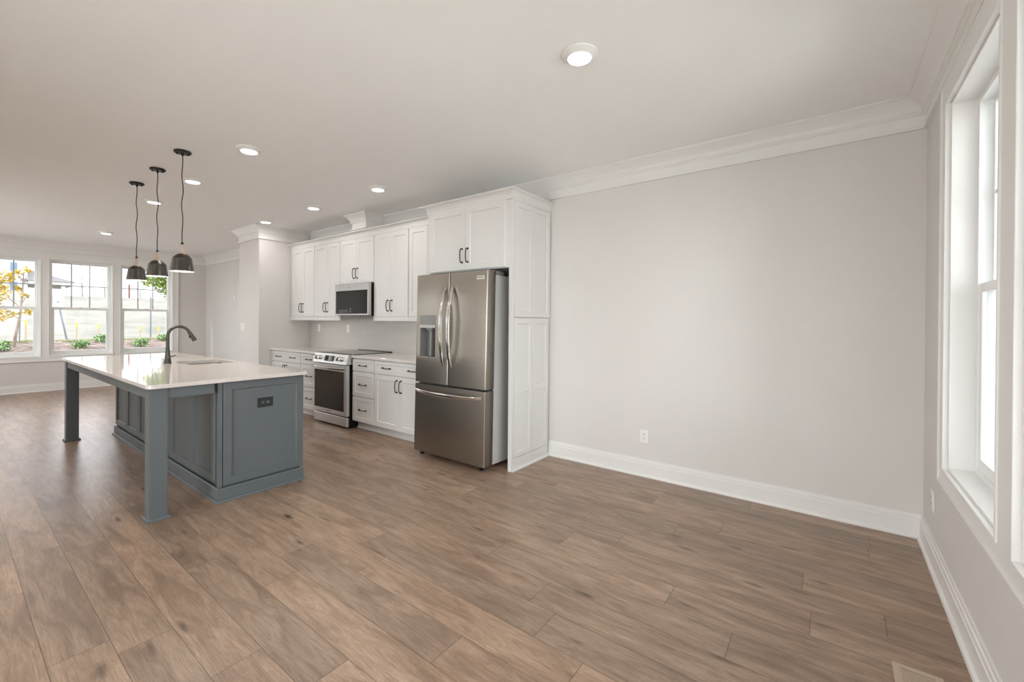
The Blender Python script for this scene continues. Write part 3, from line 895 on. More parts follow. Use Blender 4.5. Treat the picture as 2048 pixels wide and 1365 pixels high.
wz0, wz1, wx0, wx1 = 0.205, 0.692, -5.872, -5.200
box(bm, rx0 + 0.003, wx0, yd, yd + 0.01, 0.152, 0.776, 0.002); box(bm, wx1, rx1 - 0.003, yd, yd + 0.01, 0.152, 0.776, 0.002)
box(bm, wx0, wx1, yd, yd + 0.01, 0.152, wz0, 0.001); box(bm, wx0, wx1, yd, yd + 0.01, wz1, 0.776, 0.001)
od = obj('oven_door', bm, 'steel2', rg)
bm = BM(); box(bm, wx0, wx1, yd + 0.001, yd + 0.0038, wz0, wz1); obj('oven_window', bm, 'blackgloss', od)
bm = BM(); bowed(bm, (rx0 + 0.02, yd - 0.012, 0.728), (rx1 - 0.02, yd - 0.012, 0.728), Vector((0, -0.042, 0)), 0.032, 0.016); obj('handle', bm, 'chrome', od, smooth=True)
text_obj('lettering', 'FRIGIDAIRE', 0.017, 'inkdark', od, Matrix.Translation((-5.535, yd - 0.0006, 0.178)) @ TXT)
bm = BM(); box(bm, rx0 + 0.003, rx1 - 0.003, -0.694, -0.657, 0.022, 0.138, 0.008); obj('storage_drawer', bm, 'steel2', rg)
bm = BM(); box(bm, rx0 + 0.02, rx1 - 0.02, -0.66, -0.656, 0.138, 0.152); obj('shadow_gap', bm, 'slot', rg)
bm = BM(); box(bm, rx0 + 0.02, rx1 - 0.02, -0.66, -0.656, 0.776, 0.79); obj('shadow_gap', bm, 'slot', rg)
for xa in (rx0 + 0.05, rx1 - 0.05):
    for ya in (-0.62, -0.10):
        bm = BM(); lathe(bm, [(0.018, 0.0), (0.018, 0.010), (0.009, 0.012), (0.009, 0.032)], (xa, ya, 0), 10, True, True); obj('foot', bm, 'black', rg)

# ------------------------------------------------------------------ microwave
mw = thing('microwave', 'stainless over-the-range microwave with dark glass door', 'microwave', (-5.513, -0.2, 1.39))
mx0, mx1 = -5.868, -5.112
mx0, mx1 = -5.867, -5.112
bm = BM(); box(bm, mx0, mx1, -0.372, -0.014, 1.392, 1.816, 0.002); obj('body', bm, 'black', mw)
ym = -0.418
bm = BM(); box(bm, mx0, mx1, ym + 0.002, -0.374, 1.396, 1.814, 0.002)
gz0, gz1 = 1.418, 1.722
box(bm, mx0, mx1, ym - 0.001, ym + 0.004, gz1, 1.814, 0.001); box(bm, mx0, mx1, ym - 0.001, ym + 0.004, 1.396, gz0, 0.001)
box(bm, mx0, mx0 + 0.024, ym - 0.001, ym + 0.004, gz0, gz1); box(bm, mx1 - 0.020, mx1, ym - 0.001, ym + 0.004, gz0, gz1)
md = obj('door', bm, 'steel3', mw)
bm = BM(); box(bm, mx0 + 0.024, mx1 - 0.020, ym, ym + 0.0018, gz0, gz1); mg = obj('glass_panel', bm, 'blackgloss', md)
marks([(-5.77 + q * 0.027, -5.762 + q * 0.027, ym - 0.0008, ym, 1.437 + i * 0.022, 1.445 + i * 0.022) for i in range(2) for q in range(8)], 'print', md)
marks([(-5.52 + q * 0.022, -5.512 + q * 0.022, ym - 0.0008, ym, 1.437 + i * 0.022, 1.443 + i * 0.022) for i in range(3) for q in range(2)], 'print', md)
bm = BM(); box(bm, mx0 + 0.05, mx1 - 0.05, -0.36, -0.05, 1.384, 1.3915); obj('vent_grille', bm, 'plasticgrey', mw)
bm = BM(); lathe(bm, [(0.006, 0), (0.006, 0.002)], seg=10, cap0=True, cap1=True); obj('brand_dot', bm, 'inkdark', md, mtx=Matrix.Translation((-5.53, ym - 0.001, 1.763)) @ Matrix.Rotation(PI / 2, 4, 'X'))

# ------------------------------------------------------------------ island
isl = thing('kitchen_island', 'blue-grey kitchen island with panelled sides and two square legs', 'kitchen island', (-5.5, -2.2, 0))
ex, yp = -4.0, -2.480           # front of end panel, front of the panelled seating side
bm = BM(); box(bm, -6.985, ex - 0.022, yp + 0.022, -1.862, 0.02, 0.66)
box(bm, -6.985, -5.78, yp + 0.022, -1.862, 0.66, 0.8725); box(bm, -5.16, ex - 0.022, yp + 0.022, -1.862, 0.66, 0.8725)
box(bm, -5.78, -5.16, yp + 0.022, -2.32, 0.66, 0.8725); obj('body', bm, 'island', isl)
eb = [-4.050, -4.551, -5.052, -5.551, -6.050, -6.500, -6.968]
for a, b in zip(eb[1:], eb[:-1]):
    bm = BM(); shaker(bm, a + 0.002, b - 0.002, 0.128, 0.868, yp, st=0.055, rec=0.011)
    obj('side_panel', bm, 'island', isl)
for q in range(4):
    a = -6.95 + q * 0.735
    bm = BM(); shaker(bm, -a - 0.733, -a - 0.002, 0.128, 0.868, 0, st=0.055, rec=0.011)
    obj('aisle_door', bm, 'island', isl, mtx=Matrix.Translation((0, -1.840, 0)) @ Matrix.Rotation(PI, 4, 'Z'))
mt = Matrix(((0, -1, 0, ex), (1, 0, 0, 0), (0, 0, 1, 0), (0, 0, 0, 1)))
bm = BM(); shaker(bm, -2.440, -1.840, 0.106, 0.866, 0.0, st=0.055, rec=0.010); obj('end_panel', bm, 'island', isl, mtx=mt)
bm = BM(); box(bm, ex - 0.03, ex - 0.006, -2.474, -2.446, 0.09, 0.8725); obj('corner_stile', bm, 'island', isl)
# plinth with quarter-round shoe
pb = [(0, 0.0005), (0.028, 0.0005), (0.028, 0.008), (0.024, 0.017), (0.012, 0.021), (0.012, 0.094), (0.007, 0.101), (0, 0.101)]
pp = [(-3.985, -1.850), (-3.985, -2.472), (-7.000, -2.472), (-7.000, -1.850)]
obj('plinth', joined(sweep_segments(pp, pb, False)), 'island', isl)
def island_leg(x0, x1):
    bm = BM(); y0, y1 = -2.876, -2.776
    box(bm, x0, x1, y0, y1, 0.0005, 0.8725, 0.003)
    lg = obj('leg', bm, 'island', isl)
    ring = [(-0.014, 0.0005), (-0.014, 0.012), (-0.009, 0.020), (0, 0.022), (0, 0.0005)]
    obj('foot_moulding', joined(sweep_segments([(x0, y1), (x0, y0), (x1, y0), (x1, y1)], [(a, b) for a, b in ring], True)), 'island', lg)
island_leg(-4.090, -3.988)
island_leg(-7.100, -6.998)
for args in ((-4.018, -3.996, -2.7755, -2.500), (-7.092, -7.070, -2.7755, -1.86)):
    bm = BM(); box(bm, *args, 0.800, 0.8725, 0.001); obj('apron', bm, 'island', isl)
bm = BM(); box(bm, -6.9975, -4.0905, -2.868, -2.846, 0.800, 0.8725, 0.001); obj('apron', bm, 'island', isl)
bm = BM(); slab(bm, rounded_rect(-7.160, -3.957, -2.896, -1.829, (0.045, 0.045, 0.012, 0.012)), ZC0, ZC1, rounded_rect(-5.70, -5.24, -2.275, -1.89, (0.05,) * 4))
o = obj('island_countertop', bm, 'quartz'); origin_to(o, (-5.55, -2.36, ZC0)); tag(o, 'large polished white quartz countertop on the blue-grey island', 'countertop')

# sink bowl below the cut-out
bm = BM()
def ringz(pts, z): return [bm.verts.new((p[0], p[1], z)) for p in pts]
levels = [(-0.006, 0.8725), (-0.006, 0.868), (0.010, 0.868), (0.014, 0.74), (0.03, 0.715), (0.07, 0.708)]
prev = None
for d, z in levels:
    rg_ = ringz(rounded_rect(-5.715 + 0.0 + d, -5.225 - d, -2.29 + d, -1.875 - d, (0.06,) * 4), z)
    if prev:
        for k in range(len(rg_)): bm.faces.new((prev[k], prev[(k + 1) % len(rg_)], rg_[(k + 1) % len(rg_)], rg_[k]))
    prev = rg_
bm.faces.new(prev)
sk = obj('sink', bm, 'steel3', smooth=True); origin_to(sk, (-5.47, -2.08, 0.708))
tag(sk, 'undermount stainless steel sink set into the island countertop', 'sink')
bm = BM(); lathe(bm, [(0.012, 0.7095), (0.042, 0.711), (0.045, 0.7085)], (-5.47, -2.08, 0), 20, True); obj('drain', bm, 'chrome', sk)

# faucet
fa = thing('faucet', 'dark gunmetal gooseneck pull-down faucet beside the island sink', 'faucet', (-5.575, -2.362, ZC1))
fx, fy = -5.575, -2.362
bm = BM(); lathe(bm, [(0.031, 0.9018), (0.031, 0.908), (0.0285, 0.916), (0.024, 0.96), (0.0185, 1.010), (0.0155, 1.045), (0.0148, 1.060)], (fx, fy, 0), 24, True, True); obj('base', bm, 'gunmetal', fa, smooth=True)
pts = [(fx, fy, 1.055), (fx, fy, 1.12), (fx, fy, 1.165)]
cyr, rad_ = fy + 0.091, 0.091
for k in range(1, 13):
    a = PI - k / 12 * PI * 0.87
    pts.append((fx, cyr + rad_ * math.cos(a), 1.168 + rad_ * math.sin(a)))
bm = BM(); tube(bm, pts, 0.0138, 14); obj('spout', bm, 'gunmetal', fa, smooth=True)
e1 = Vector(pts[-1]); dd = (Vector(pts[-1]) - Vector(pts[-2])).normalized()
bm = BM(); tube(bm, [e1 - dd * 0.01, e1, e1 + dd * 0.03, e1 + dd * 0.075, e1 + dd * 0.100], [0.0150, 0.0155, 0.0165, 0.020, 0.0205], 16); sh = obj('spray_head', bm, 'gunmetal', fa, smooth=True)
bm = BM(); ball(bm, e1 + dd * 0.045 + Vector((0, -0.016, -0.006)), 0.011, 10, (0.7, 0.8, 1.7)); obj('spray_button', bm, 'black', sh)
bm = BM(); tube(bm, [(fx + 0.018, fy, 0.963), (fx + 0.045, fy, 0.966)], 0.011, 12); tube(bm, [(fx + 0.040, fy, 0.966), (fx + 0.075, fy + 0.018, 0.974), (fx + 0.105, fy + 0.036, 0.982)], [0.006, 0.005, 0.0045], 10); obj('lever', bm, 'gunmetal', fa, smooth=True)
bm = BM(); lathe(bm, [(0.013, 0.9018), (0.013, 0.930), (0.011, 0.940), (0.006, 0.944)], (-5.735, -2.362, 0), 16, True, True)
o = obj('air_switch', bm, 'chrome', smooth=True); origin_to(o, (-5.735, -2.362, ZC1)); tag(o, 'small chrome sink button on island countertop behind the faucet', 'sink button')

# ------------------------------------------------------------------ outlets and switches (built facing -y at the origin)
def plate(name, label, cat, mtx, mat, kind, wide=1, group=None, horiz=False):
    r_ = thing(name, label, cat, mtx.translation, group)
    w2, h2 = 0.0358 * wide + 0.001, 0.0575
    R_ = mtx.to_3x3().to_4x4()
    if horiz: R_ = R_ @ Matrix.Rotation(PI / 2, 4, 'Y')
    bm = BM(); box(bm, -w2, w2, -0.006, -0.0005, -h2, h2, 0.002); p = obj('cover_plate', bm, mat, r_, mtx=R_, world=False)
    for g in range(wide):
        cx_ = (g - (wide - 1) / 2) * 0.046
        if kind == 'outlet':
            for s_ in (-1, 1):
                bm = BM(); lathe(bm, [(0.0165, 0), (0.0165, 0.002), (0.015, 0.003)], seg=20, cap0=True, cap1=True)
                soc = obj('socket', bm, mat, r_, mtx=R_ @ Matrix.Translation((cx_, -0.006, s_ * 0.0195)) @ Matrix.Rotation(PI / 2, 4, 'X'), world=False)
                bm = BM(); box(bm, -0.0075, -0.0050, -0.0096, -0.0088, -0.001, 0.008); box(bm, 0.0050, 0.0075, -0.0096, -0.0088, 0.000, 0.008); box(bm, -0.0025, 0.0025, -0.0096, -0.0088, -0.010, -0.005)
                obj('slots', bm, 'slot' if mat == 'white' else 'fridgegrey', soc, mtx=R_ @ Matrix.Translation((cx_, 0, s_ * 0.0195)), world=False)
        else:
            bm = BM(); box(bm, cx_ - 0.016, cx_ + 0.016, -0.0085, -0.006, -0.033, 0.033, 0.001); rk = obj('rocker', bm, mat, r_, mtx=R_, world=False)
            bm = BM(); box(bm, cx_ - 0.015, cx_ + 0.015, -0.0110, -0.0085, 0.002, 0.031, 0.001); obj('rocker_tip', bm, mat, rk, mtx=R_, world=False)
    return r_
plate('wall_outlet', 'white duplex outlet low on the back wall above baseboard', 'outlet', Matrix.Translation((-1.743, 0, 0.345)), 'white', 'outlet')
plate('wall_outlet', 'white duplex outlet on right wall below the window near the corner', 'outlet', Matrix.Translation((0, -0.330, 0.345)) @ Matrix.Rotation(PI * 1.5, 4, 'Z') @ Matrix.Identity(4), 'white', 'outlet')
plate('light_switch', 'white double switch plate on end of the stub wall', 'light switch', Matrix.Translation((-7.815, -0.805, 1.218)), 'white', 'switch', 2)
plate('light_switch', 'single white switch plate on far back wall beside the stub wall', 'light switch', Matrix.Translation((-10.26, 0, 1.77)), 'white', 'switch')
plate('wall_outlet', 'white outlet on tile backsplash nearest the stub wall', 'outlet', Matrix.Translation((-6.975, -0.0125, 1.207)), 'white', 'switch')
plate('wall_outlet', 'white outlet on tile backsplash under the microwave left edge', 'outlet', Matrix.Translation((-6.17, -0.0125, 1.207)), 'white', 'switch')
plate('island_outlet', 'black horizontal outlet on the island end panel', 'outlet', Matrix.Translation((ex - 0.010, -2.145, 0.683)) @ Matrix.Rotation(PI / 2, 4, 'Z'), 'plateblack', 'outlet', horiz=True)

# floor register
vt = thing('floor_register', 'beige metal floor register in the plank floor near the right wall', 'floor vent', (-0.19, -1.55, 0))
vx0, vx1, vy0, vy1 = -0.262, -0.118, -1.755, -1.425
bm = BM(); e = 0.024
box(bm, vx0, vx0 + e, vy0, vy1, 0.0005, 0.005, 0.001); box(bm, vx1 - e, vx1, vy0, vy1, 0.0005, 0.005, 0.001); box(bm, vx0 + e, vx1 - e, vy1 - e, vy1, 0.0005, 0.005, 0.001); box(bm, vx0 + e, vx1 - e, vy0, vy0 + e, 0.0005, 0.005, 0.001)
obj('frame', bm, 'vent', vt)
bm = BM(); box(bm, vx0 + e, vx1 - e, vy0 + e, vy1 - e, 0.0005, 0.001); obj('duct_opening', bm, 'slot', vt)
bm = BM()
y_ = vy0 + e + 0.004
while y_ < vy1 - e - 0.008:
    box(bm, vx0 + e, vx1 - e, y_, y_ + 0.0075, 0.001, 0.0045); y_ += 0.0115
obj('louvres', bm, 'vent', vt)

# ------------------------------------------------------------------ recessed lights
def downlight(x, y, label, group):
    r_ = thing('recessed_light', label, 'ceiling light', (x, y, H), group)
    bm = BM(); lathe(bm, [(0.094, -0.0005), (0.095, -0.004), (0.092, -0.008), (0.080, -0.012), (0.066, -0.024), (0.0615, -0.026), (0.0605, -0.022)], (x, y, H), 40, True); obj('trim_ring', bm, 'white', r_, smooth=True)
    bm = BM(); lathe(bm, [(0.0605, -0.0225), (0.045, -0.0255), (0.02, -0.0275), (0.001, -0.028)], (x, y, H), 32, False, True); obj('lens', bm, 'lens', r_, smooth=True)
    return r_
LG = 'recessed ceiling lights'
first = downlight(-1.525, -1.665, 'large round recessed light nearest the camera, alone above dining floor', LG)
spots = [(-4.297, -2.155, 'recessed light over the island end nearest the refrigerator'), (-5.612, -2.150, 'recessed light over the middle of the island'), (-6.905, -2.150, 'recessed light over the far end of the island'),
         (-4.309, -0.875, 'recessed light before the wall cabinets nearest the refrigerator'), (-5.606, -0.875, 'recessed light before the wall cabinets in front of the microwave'), (-6.900, -0.875, 'recessed light before the stub wall, left of the cabinets'),
         (-9.915, -2.050, 'recessed light nearest the far windows')]
for x, y, lb in spots:
    c_ = copy_tree(first); c_.location = (x, y, H); c_['label'] = lb
for x in (-1.5, -2.9, -4.3, -5.6, -6.9, -8.4, -9.9):      # lights added in the unseen half of the room for fill
    for y in (-4.05, -5.0):
        c_ = copy_tree(first); c_.location = (x, y, H); c_['label'] = 'added fill light in the unseen half of the room behind the camera'; c_['group'] = 'added fill lights behind the camera'

# ------------------------------------------------------------------ pendants
def pendant(x, y, label):
    r_ = thing('pendant_light', label, 'pendant light', (x, y, H), 'pendants over the island')
    bm = BM(); lathe(bm, [(0.060, -0.0005), (0.062, -0.006), (0.060, -0.014), (0.052, -0.016)], (x, y, H), 32, True, True); cn = obj('canopy', bm, 'black', r_, smooth=True)
    for s_ in (-1, 1):
        bm = BM(); ball(bm, (x + s_ * 0.012, y + s_ * 0.036, H - 0.022), 0.0075, 10, (1, 1, 1.2)); obj('canopy_nut', bm, 'black', cn, smooth=True)
    bm = BM(); lathe(bm, [(0.009, -0.016), (0.009, -0.030), (0.005, -0.040)], (x, y, H), 12, False, True); obj('strain_relief', bm, 'black', cn)
    zt = 1.962
    bm = BM()
    pts = []
    for k in range(41):
        s = k / 40; z = H - 0.034 - s * (H - 0.034 - zt - 0.015)
        amp = 0.0028 * math.sin(PI * s) + 0.0008
        pts.append((x + amp * math.sin(s * 21), y + amp * 1.4 * math.sin(s * 17 + 1), z))
    pts[0] = (x, y, pts[0][2]); pts[-1] = (x, y, pts[-1][2])
    tube(bm, pts, 0.0034, 8); obj('cord', bm, 'black', r_, smooth=True)
    bm = BM(); lathe(bm, [(0.0045, zt + 0.018), (0.010, zt + 0.012), (0.0105, zt)], (x, y, 0), 14, True, True); obj('cord_grip', bm, 'black', r_)
    bm = BM(); lathe(bm, [(0.0095, zt), (0.0105, zt - 0.004), (0.0105, zt - 0.045), (0.0135, zt - 0.060), (0.022, zt - 0.073), (0.033, zt - 0.082)], (x, y, 0), 24, True, True); obj('wood_neck', bm, 'wood', r_, smooth=True)
    zs = zt - 0.0805
    bm = BM(); lathe(bm, [(0.030, zs), (0.034, zs - 0.002), (0.052, zs - 0.017), (0.0680, zs - 0.037), (0.0845, zs - 0.146), (0.0855, zs - 0.148)], (x, y, 0), 40); sd = obj('shade', bm, 'bronze', r_, smooth=True)
    bm = BM(); lathe(bm, [(0.0845, zs - 0.1482), (0.0830, zs - 0.146), (0.0668, zs - 0.044), (0.0600, zs - 0.032), (0.030, zs - 0.012)], (x, y, 0), 40, False, True); obj('shade_lining', bm, 'shadewhite', sd, smooth=True)
    bm = BM(); ball(bm, (x, y, zs - 0.085), 0.030, 16); lathe(bm, [(0.014, zs - 0.014), (0.014, zs - 0.060)], (x, y, 0), 14); obj('bulb', bm, 'bulb', r_, smooth=True)
    return r_
p0 = pendant(-4.811, -2.466, 'dark metal pendant on the near end of the island, rightmost of three')
for x, lb in ((-5.508, 'dark metal pendant in the middle of the three over the island'), (-6.207, 'dark metal pendant nearest the far windows, leftmost of three')):
    c_ = copy_tree(p0); c_.location = (x, -2.462, H); c_['label'] = lb

# ------------------------------------------------------------------ outdoors
def terr(x):
    if x > -13.0: return -0.25
    for (xa, za), (xb, zb) in zip(((-13.0, -0.25), (-15.5, 0.40), (-18.5, 0.645), (-19.3, 0.68), (-33.0, 2.52), (-60, 2.45)), ((-15.5, 0.40), (-18.5, 0.645), (-19.3, 0.68), (-33.0, 2.52), (-60, 2.45), (-200, 2.3))):
        if x >= xb: return za + (zb - za) * (x - xa) / (xb - xa)
    return 2.3
def strip_mesh(xs, ya, yb, ny, dz=0.0, amp=0.0, tilt=0.0):
    bm = BM(); g = []
    for x in xs:
        g.append([bm.verts.new((x, ya + (yb - ya) * k / ny, terr(x) + dz + tilt * (ya + (yb - ya) * k / ny) + (random.uniform(-amp, amp) if amp else 0))) for k in range(ny + 1)])
    for a, b in zip(g, g[1:]):
        for k in range(ny): bm.faces.new((a[k], a[k + 1], b[k + 1], b[k]))
    return bm
obj('ground', strip_mesh([40, 10, -11, -12.5, -13.0, -15.5], -60, 60, 4), 'bounce_ground', kind='structure')
obj('hillside', strip_mesh([-18.4, -19.3] + [-20 - k * 0.6 for k in range(22)] + [-33.0, -40, -60, -150], -60, 60, 60, 0, 0.02), 'straw', kind='structure')
obj('mulch_bed', strip_mesh([-15.5 - k * 0.1 for k in range(31)], -12, 12, 160, 0.0, 0.018), 'mulch', kind='structure')
def leaves(bm, c, rad, n, size, squash=1.0, shell=0.35):
    for _ in range(n):
        while True:
            d = Vector((random.gauss(0, 1), random.gauss(0, 1), random.gauss(0, 1)))
            if d.length > 0.1: break
        d.normalize(); rr_ = rad * (shell + (1 - shell) * random.random() ** 0.5)
        p = Vector(c) + Vector((d.x, d.y, d.z * squash)) * rr_
        a = Vector((random.uniform(-1, 1), random.uniform(-1, 1), random.uniform(-1, 1))).normalized()
        b = a.orthogonal().normalized(); s = size * random.uniform(0.6, 1.2)
        bm.faces.new([bm.verts.new(p + v) for v in (a * s, b * s * 0.55, -a * s, -b * s * 0.55)])
bm = BM()
for k in range(2600):
    x = random.uniform(-18.75, -18.35); y = random.uniform(-6, 5); z = terr(x); h_ = random.uniform(0.02, 0.06)
    d = Vector((random.uniform(-.03, .03), random.uniform(-.04, .04), h_)); s_ = Vector((0, 0.012, 0))
    bm.faces.new([bm.verts.new(v) for v in (Vector((x, y, z)) - s_, Vector((x, y, z)) + s_, Vector((x, y, z)) + d)])
tag(obj('grass_strip', bm, 'grass', kind='stuff'), 'thin strip of grass between mulch bed and pale slope', 'grass')

def shrub(x, y, r_, label):
    z = terr(x); root = thing('shrub', label, 'shrub', (x, y, z), 'low shrubs in the mulch bed')
    bm = BM(); leaves(bm, (x, y, z + r_ * 0.60), r_ * 1.1, 260, 0.034, 0.75, 0.15); leaves(bm, (x, y + r_ * 0.3, z + r_ * 0.8), r_ * 0.75, 80, 0.032, 0.9, 0.1); leaves(bm, (x, y - r_ * 0.5, z + r_ * 0.6), r_ * 0.6, 60, 0.032, 0.8, 0.1)
    bmesh.ops.delete(bm, geom=[f for f in bm.faces if f.calc_center_median().z < z + 0.01], context='FACES')
    obj('foliage', bm, 'leafb', root)
    bm = BM()
    for q in range(5):
        a = q * 1.25; tube(bm, [(x, y, z - 0.01), (x + 0.5 * r_ * math.cos(a), y + 0.5 * r_ * math.sin(a), z + r_ * 0.8)], [0.008, 0.004], 5)
    obj('stems', bm, 'bark', root)
shrub(-16.8, -2.80, 0.19, 'low green shrub in mulch left of the young yellow tree')
shrub(-16.8, -1.35, 0.175, 'low green shrub in mulch below the middle far window')
shrub(-18.05, -0.70, 0.18, 'low green shrub further back, between middle and right far windows')
shrub(-16.8, -0.06, 0.175, 'low green shrub in mulch below the right-hand far window')
shrub(-18.05, 0.80, 0.16, 'low green shrub further back, behind the faucet')
def stake(x, y, zt, label):
    z = terr(x); root = thing('survey_stake', label, 'stake', (x, y, z), 'yellow-topped wooden stakes along the slope')
    bm = BM(); box(bm, x - 0.012, x + 0.012, y - 0.018, y + 0.018, z - 0.05, zt - 0.12); obj('stake_post', bm, 'stakew', root)
    bm = BM(); box(bm, x - 0.014, x + 0.014, y - 0.021, y + 0.021, zt - 0.13, zt); obj('yellow_tip', bm, 'stakey', root)
for y, zt, lb in ((-2.165, 1.266, 'yellow-topped stake right of the young yellow tree'), (-1.095, 1.177, 'yellow-topped stake behind the middle shrub, left one in middle window'), (-0.584, 1.148, 'yellow-topped stake right one in the middle window'),
                  (0.456, 1.087, 'yellow-topped stake left one in the right-hand window'), (0.957, 1.069, 'yellow-topped stake rightmost, just left of the faucet')):
    stake(-19.2, y, zt, lb)
bm = BM(); tube(bm, [(-19.2, 0.741, terr(-19.2) - 0.05), (-19.2, 0.747, 2.089)], 0.022, 8)
tag(obj('thin_post', bm, 'postgrey'), 'thin straight grey post on the slope seen through right far window', 'post')
r_ = thing('leaning_post', 'leaning grey post with small pale sign at its top', 'post', (-19.2, -1.31, terr(-19.2)))
bm = BM(); tube(bm, [(-19.2, -1.306, terr(-19.2) - 0.05), (-19.2, -1.504, 1.846)], 0.024, 8); obj('post', bm, 'postgrey', r_)
bm = BM(); box(bm, -19.16, -19.15, -1.555, -1.34, 1.60, 1.80); obj('sign', bm, 'signw', r_)
bm = BM(); box(bm, -33.04, -32.96, 2.98, 3.06, terr(-33) - 0.05, 3.313); tag(obj('red_post', bm, 'postred'), 'rusty red post on the hilltop seen left of the pendant', 'post')
# young tree with yellow and orange leaves, staked
yt = thing('young_tree', 'young tree with yellow and orange autumn leaves outside the left far window', 'tree', (-17.6, -2.51, terr(-17.6)))
bm = BM(); z = terr(-17.6)
tube(bm, [(-17.6, -2.515, z - 0.05), (-17.6, -2.47, z + 0.35), (-17.6, -2.40, 1.35), (-17.6, -2.36, 1.9), (-17.6, -2.33, 2.6)], [0.035, 0.032, 0.028, 0.02, 0.01], 8)
for sx, sy, sz, ex_, ey, ez in ((-17.6, -2.42, 1.3, -17.5, -2.75, 1.6), (-17.6, -2.38, 1.6, -17.4, -2.8, 2.0), (-17.6, -2.35, 1.9, -17.6, -2.75, 2.4), (-17.6, -2.34, 2.2, -17.7, -2.22, 2.6), (-17.6, -2.39, 1.45, -17.6, -2.2, 1.5), (-17.6, -2.37, 1.7, -17.6, -2.25, 1.95)):
    tube(bm, [(sx, sy, sz), ((sx + ex_) / 2, (sy + ey) / 2, (sz + ez) / 2 + 0.03), (ex_, ey, ez)], [0.010, 0.007, 0.004], 5)
obj('trunk', bm, 'bark', yt)
bm = BM()
for c, r2, n in (((-17.5, -2.75, 2.35), 0.28, 150), ((-17.5, -2.80, 2.0), 0.26, 140), ((-17.5, -2.9, 1.75), 0.2, 60), ((-17.6, -2.55, 2.45), 0.16, 50), ((-17.65, -2.24, 2.62), 0.08, 18), ((-17.6, -2.40, 2.55), 0.09, 18), ((-17.5, -2.72, 1.42), 0.20, 60), ((-17.5, -2.5, 1.42), 0.10, 16), ((-17.6, -2.27, 1.5), 0.10, 24), ((-17.6, -2.33, 1.92), 0.10, 26), ((-17.6, -2.45, 2.1), 0.10, 26)):
    leaves(bm, c, r2, n, 0.055, 0.9, 0.1)
obj('leaves', bm, 'leafy', yt)
bm = BM(); tube(bm, [(-18.3, -2.36, terr(-18.3) - 0.03), (-18.3, -2.34, 1.35)], 0.014, 6); tag(obj('tree_stake', bm, 'postgrey'), 'thin dark support stake just right of the young tree trunk', 'stake')
# big green tree
gt = thing('green_tree', 'green and yellow leafy tree at the right edge of far windows', 'tree', (-21.5, 2.9, terr(-21.5)))
bm = BM(); z = terr(-21.5); tube(bm, [(-21.5, 2.9, z - 0.1), (-21.5, 2.85, 2.2), (-21.5, 2.6, 4.2)], [0.12, 0.10, 0.05], 8)
for e_ in ((-21.3, 1.3, 2.9), (-21.0, 1.6, 2.5), (-21.6, 1.9, 3.6), (-21.5, 3.6, 3.4)): tube(bm, [(-21.5, 2.8, 2.3), ((-21.5 + e_[0]) / 2, (2.8 + e_[1]) / 2, e_[2] - 0.1), e_], [0.04, 0.03, 0.012], 6)
obj('trunk', bm, 'barkgrey', gt)
bm = BM()
for c, r2, n in (((-21, 1.50, 3.05), 0.52, 430), ((-21, 1.18, 2.80), 0.32, 150), ((-21, 1.70, 2.60), 0.45, 330), ((-21, 1.85, 2.25), 0.32, 150), ((-21, 1.30, 3.3), 0.3, 120), ((-21.3, 2.3, 3.3), 0.8, 600), ((-21.6, 3.0, 3.9), 1.0, 500), ((-21.6, 3.4, 3.0), 0.9, 500)):
    leaves(bm, c, r2, n, 0.075, 0.85, 0.1)
obj('leaves', bm, 'leafg', gt)
# bare saplings on the hilltop
def sapling(x, y, h_, label, nb):
    z = terr(x); root = thing('bare_sapling', label, 'tree', (x, y, z), 'leafless saplings on the hilltop')
    bm = BM(); tube(bm, [(x, y, z - 0.05), (x, y - 0.03, z + h_ * 0.5), (x, y - 0.02, z + h_)], [0.025, 0.018, 0.006], 6)
    for k in range(nb):
        s = 0.35 + 0.6 * k / nb; a = k * 2.4; L = 0.42 * (1.15 - s) + 0.12
        p = Vector((x, y - 0.02, z + h_ * s)); q = p + Vector((math.cos(a) * L, math.sin(a) * L, L * 0.55))
        tube(bm, [p, q], [0.009, 0.004], 4)
        for t_ in (-1, 1): tube(bm, [p.lerp(q, 0.5), p.lerp(q, 0.5) + Vector((math.cos(a + t_ * 0.7) * L * 0.5, math.sin(a + t_ * 0.7) * L * 0.5, L * 0.4))], [0.005, 0.003], 4)
    obj('branches', bm, 'barkgrey', root)
sapling(-33, 1.06, 1.18, 'bare sapling on the hilltop in the middle far window', 22)
sapling(-33, 1.98, 1.1, 'bare sapling on the hilltop at right edge of middle window', 14)
sapling(-33, 3.55, 0.6, 'small bare sapling beside the rusty red post', 9)
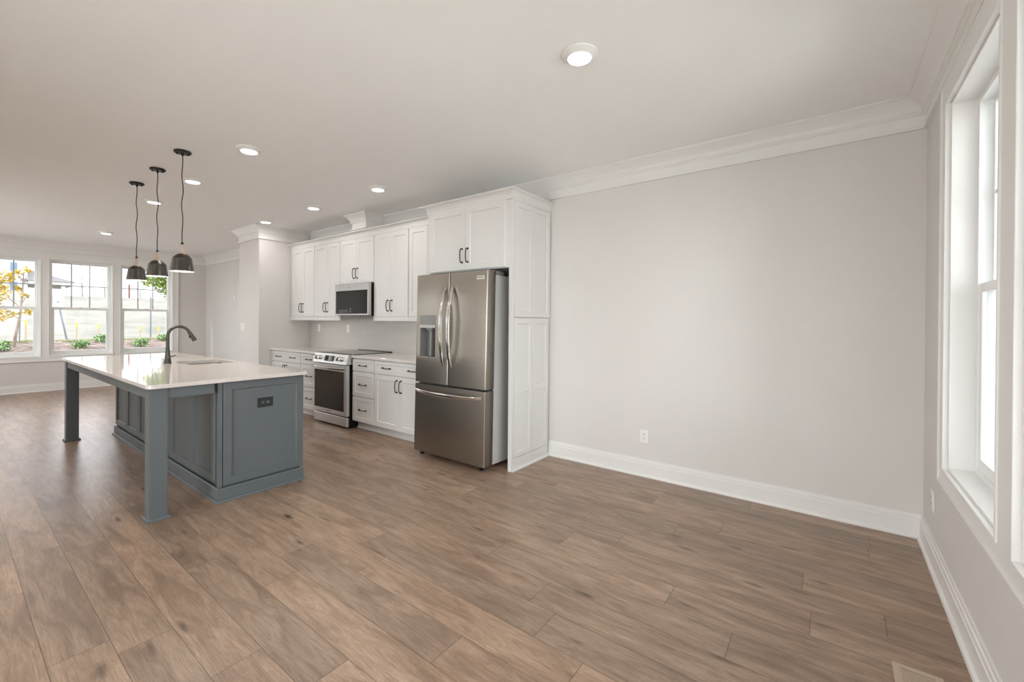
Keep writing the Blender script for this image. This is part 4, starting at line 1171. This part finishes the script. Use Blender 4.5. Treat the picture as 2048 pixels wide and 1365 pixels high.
# house on the hill
hs = thing('house', 'pale house with grey hipped porch roof on the hilltop', 'house', (-45, -3, terr(-45)))
bm = BM(); box(bm, -53, -45.0, -9, 0.05, 2.3, 8.2); obj('walls', bm, 'siding', hs)
bm = BM(); extrude_poly(bm, [(-53.5, 8.2), (-44.6, 8.2), (-49, 10.6)], 'y', -9.4, 0.45); obj('roof', bm, 'roof', hs)
for za, zb in ((4.533, 5.122), (3.20, 3.80)):
    bm = BM(); box(bm, -45.0, -44.95, -0.80, -0.40, za - 0.04, zb + 0.04); wf = obj('house_window', bm, 'fascia', hs)
    bm = BM(); box(bm, -44.96, -44.93, -0.76, -0.61, za, zb); box(bm, -44.96, -44.93, -0.59, -0.44, za, zb); obj('window_glass', bm, 'housewin', wf)
bm = BM()
A = [bm.verts.new(p) for p in ((-44.7, -0.3, 3.95), (-44.7, 2.45, 3.95), (-50, 2.45, 3.95), (-50, -0.3, 3.95))]; B_ = [bm.verts.new(p) for p in ((-47, 0.05, 4.92), (-47.3, 0.05, 4.92))]
bm.faces.new(A); bm.faces.new((A[0], A[1], B_[0])); bm.faces.new((A[1], A[2], B_[1], B_[0])); bm.faces.new((A[2], A[3], B_[1])); bm.faces.new((A[3], A[0], B_[0], B_[1]))
obj('porch_roof', bm, 'roof', hs)
bm = BM(); box(bm, -49.8, -44.85, 0.06, 2.30, 3.66, 3.949); obj('porch_fascia', bm, 'fascia', hs)
bm = BM(); box(bm, -45.15, -44.93, 1.69, 1.90, 2.3, 3.66); obj('porch_column', bm, 'siding', hs)
# neighbour beyond the right-hand wall
nb_ = thing('neighbour_house', 'white sided neighbouring house close outside the right-hand window', 'house', (9.0, 2, -0.25))
bm = BM(); box(bm, 6.2, 12, -4, 12, -0.25, 3.6)
for k in range(21): box(bm, 6.175, 6.2, -4, 12, -0.2 + k * 0.18, -0.19 + k * 0.18)
obj('walls', bm, 'sidingw', nb_)
for ya in (1.2, 3.4, 6.0):
    bm = BM(); box(bm, 6.15, 6.17, ya, ya + 0.45, 0.4, 2.3); box(bm, 6.13, 6.15, ya, ya + 0.45, 1.30, 1.36); obj('shutter', bm, 'sidingw', nb_)
bm = BM(); extrude_poly(bm, [(5.8, 3.6), (12.4, 3.6), (9.1, 5.2)], 'y', -4.4, 12.4); obj('roof', bm, 'roof', nb_)
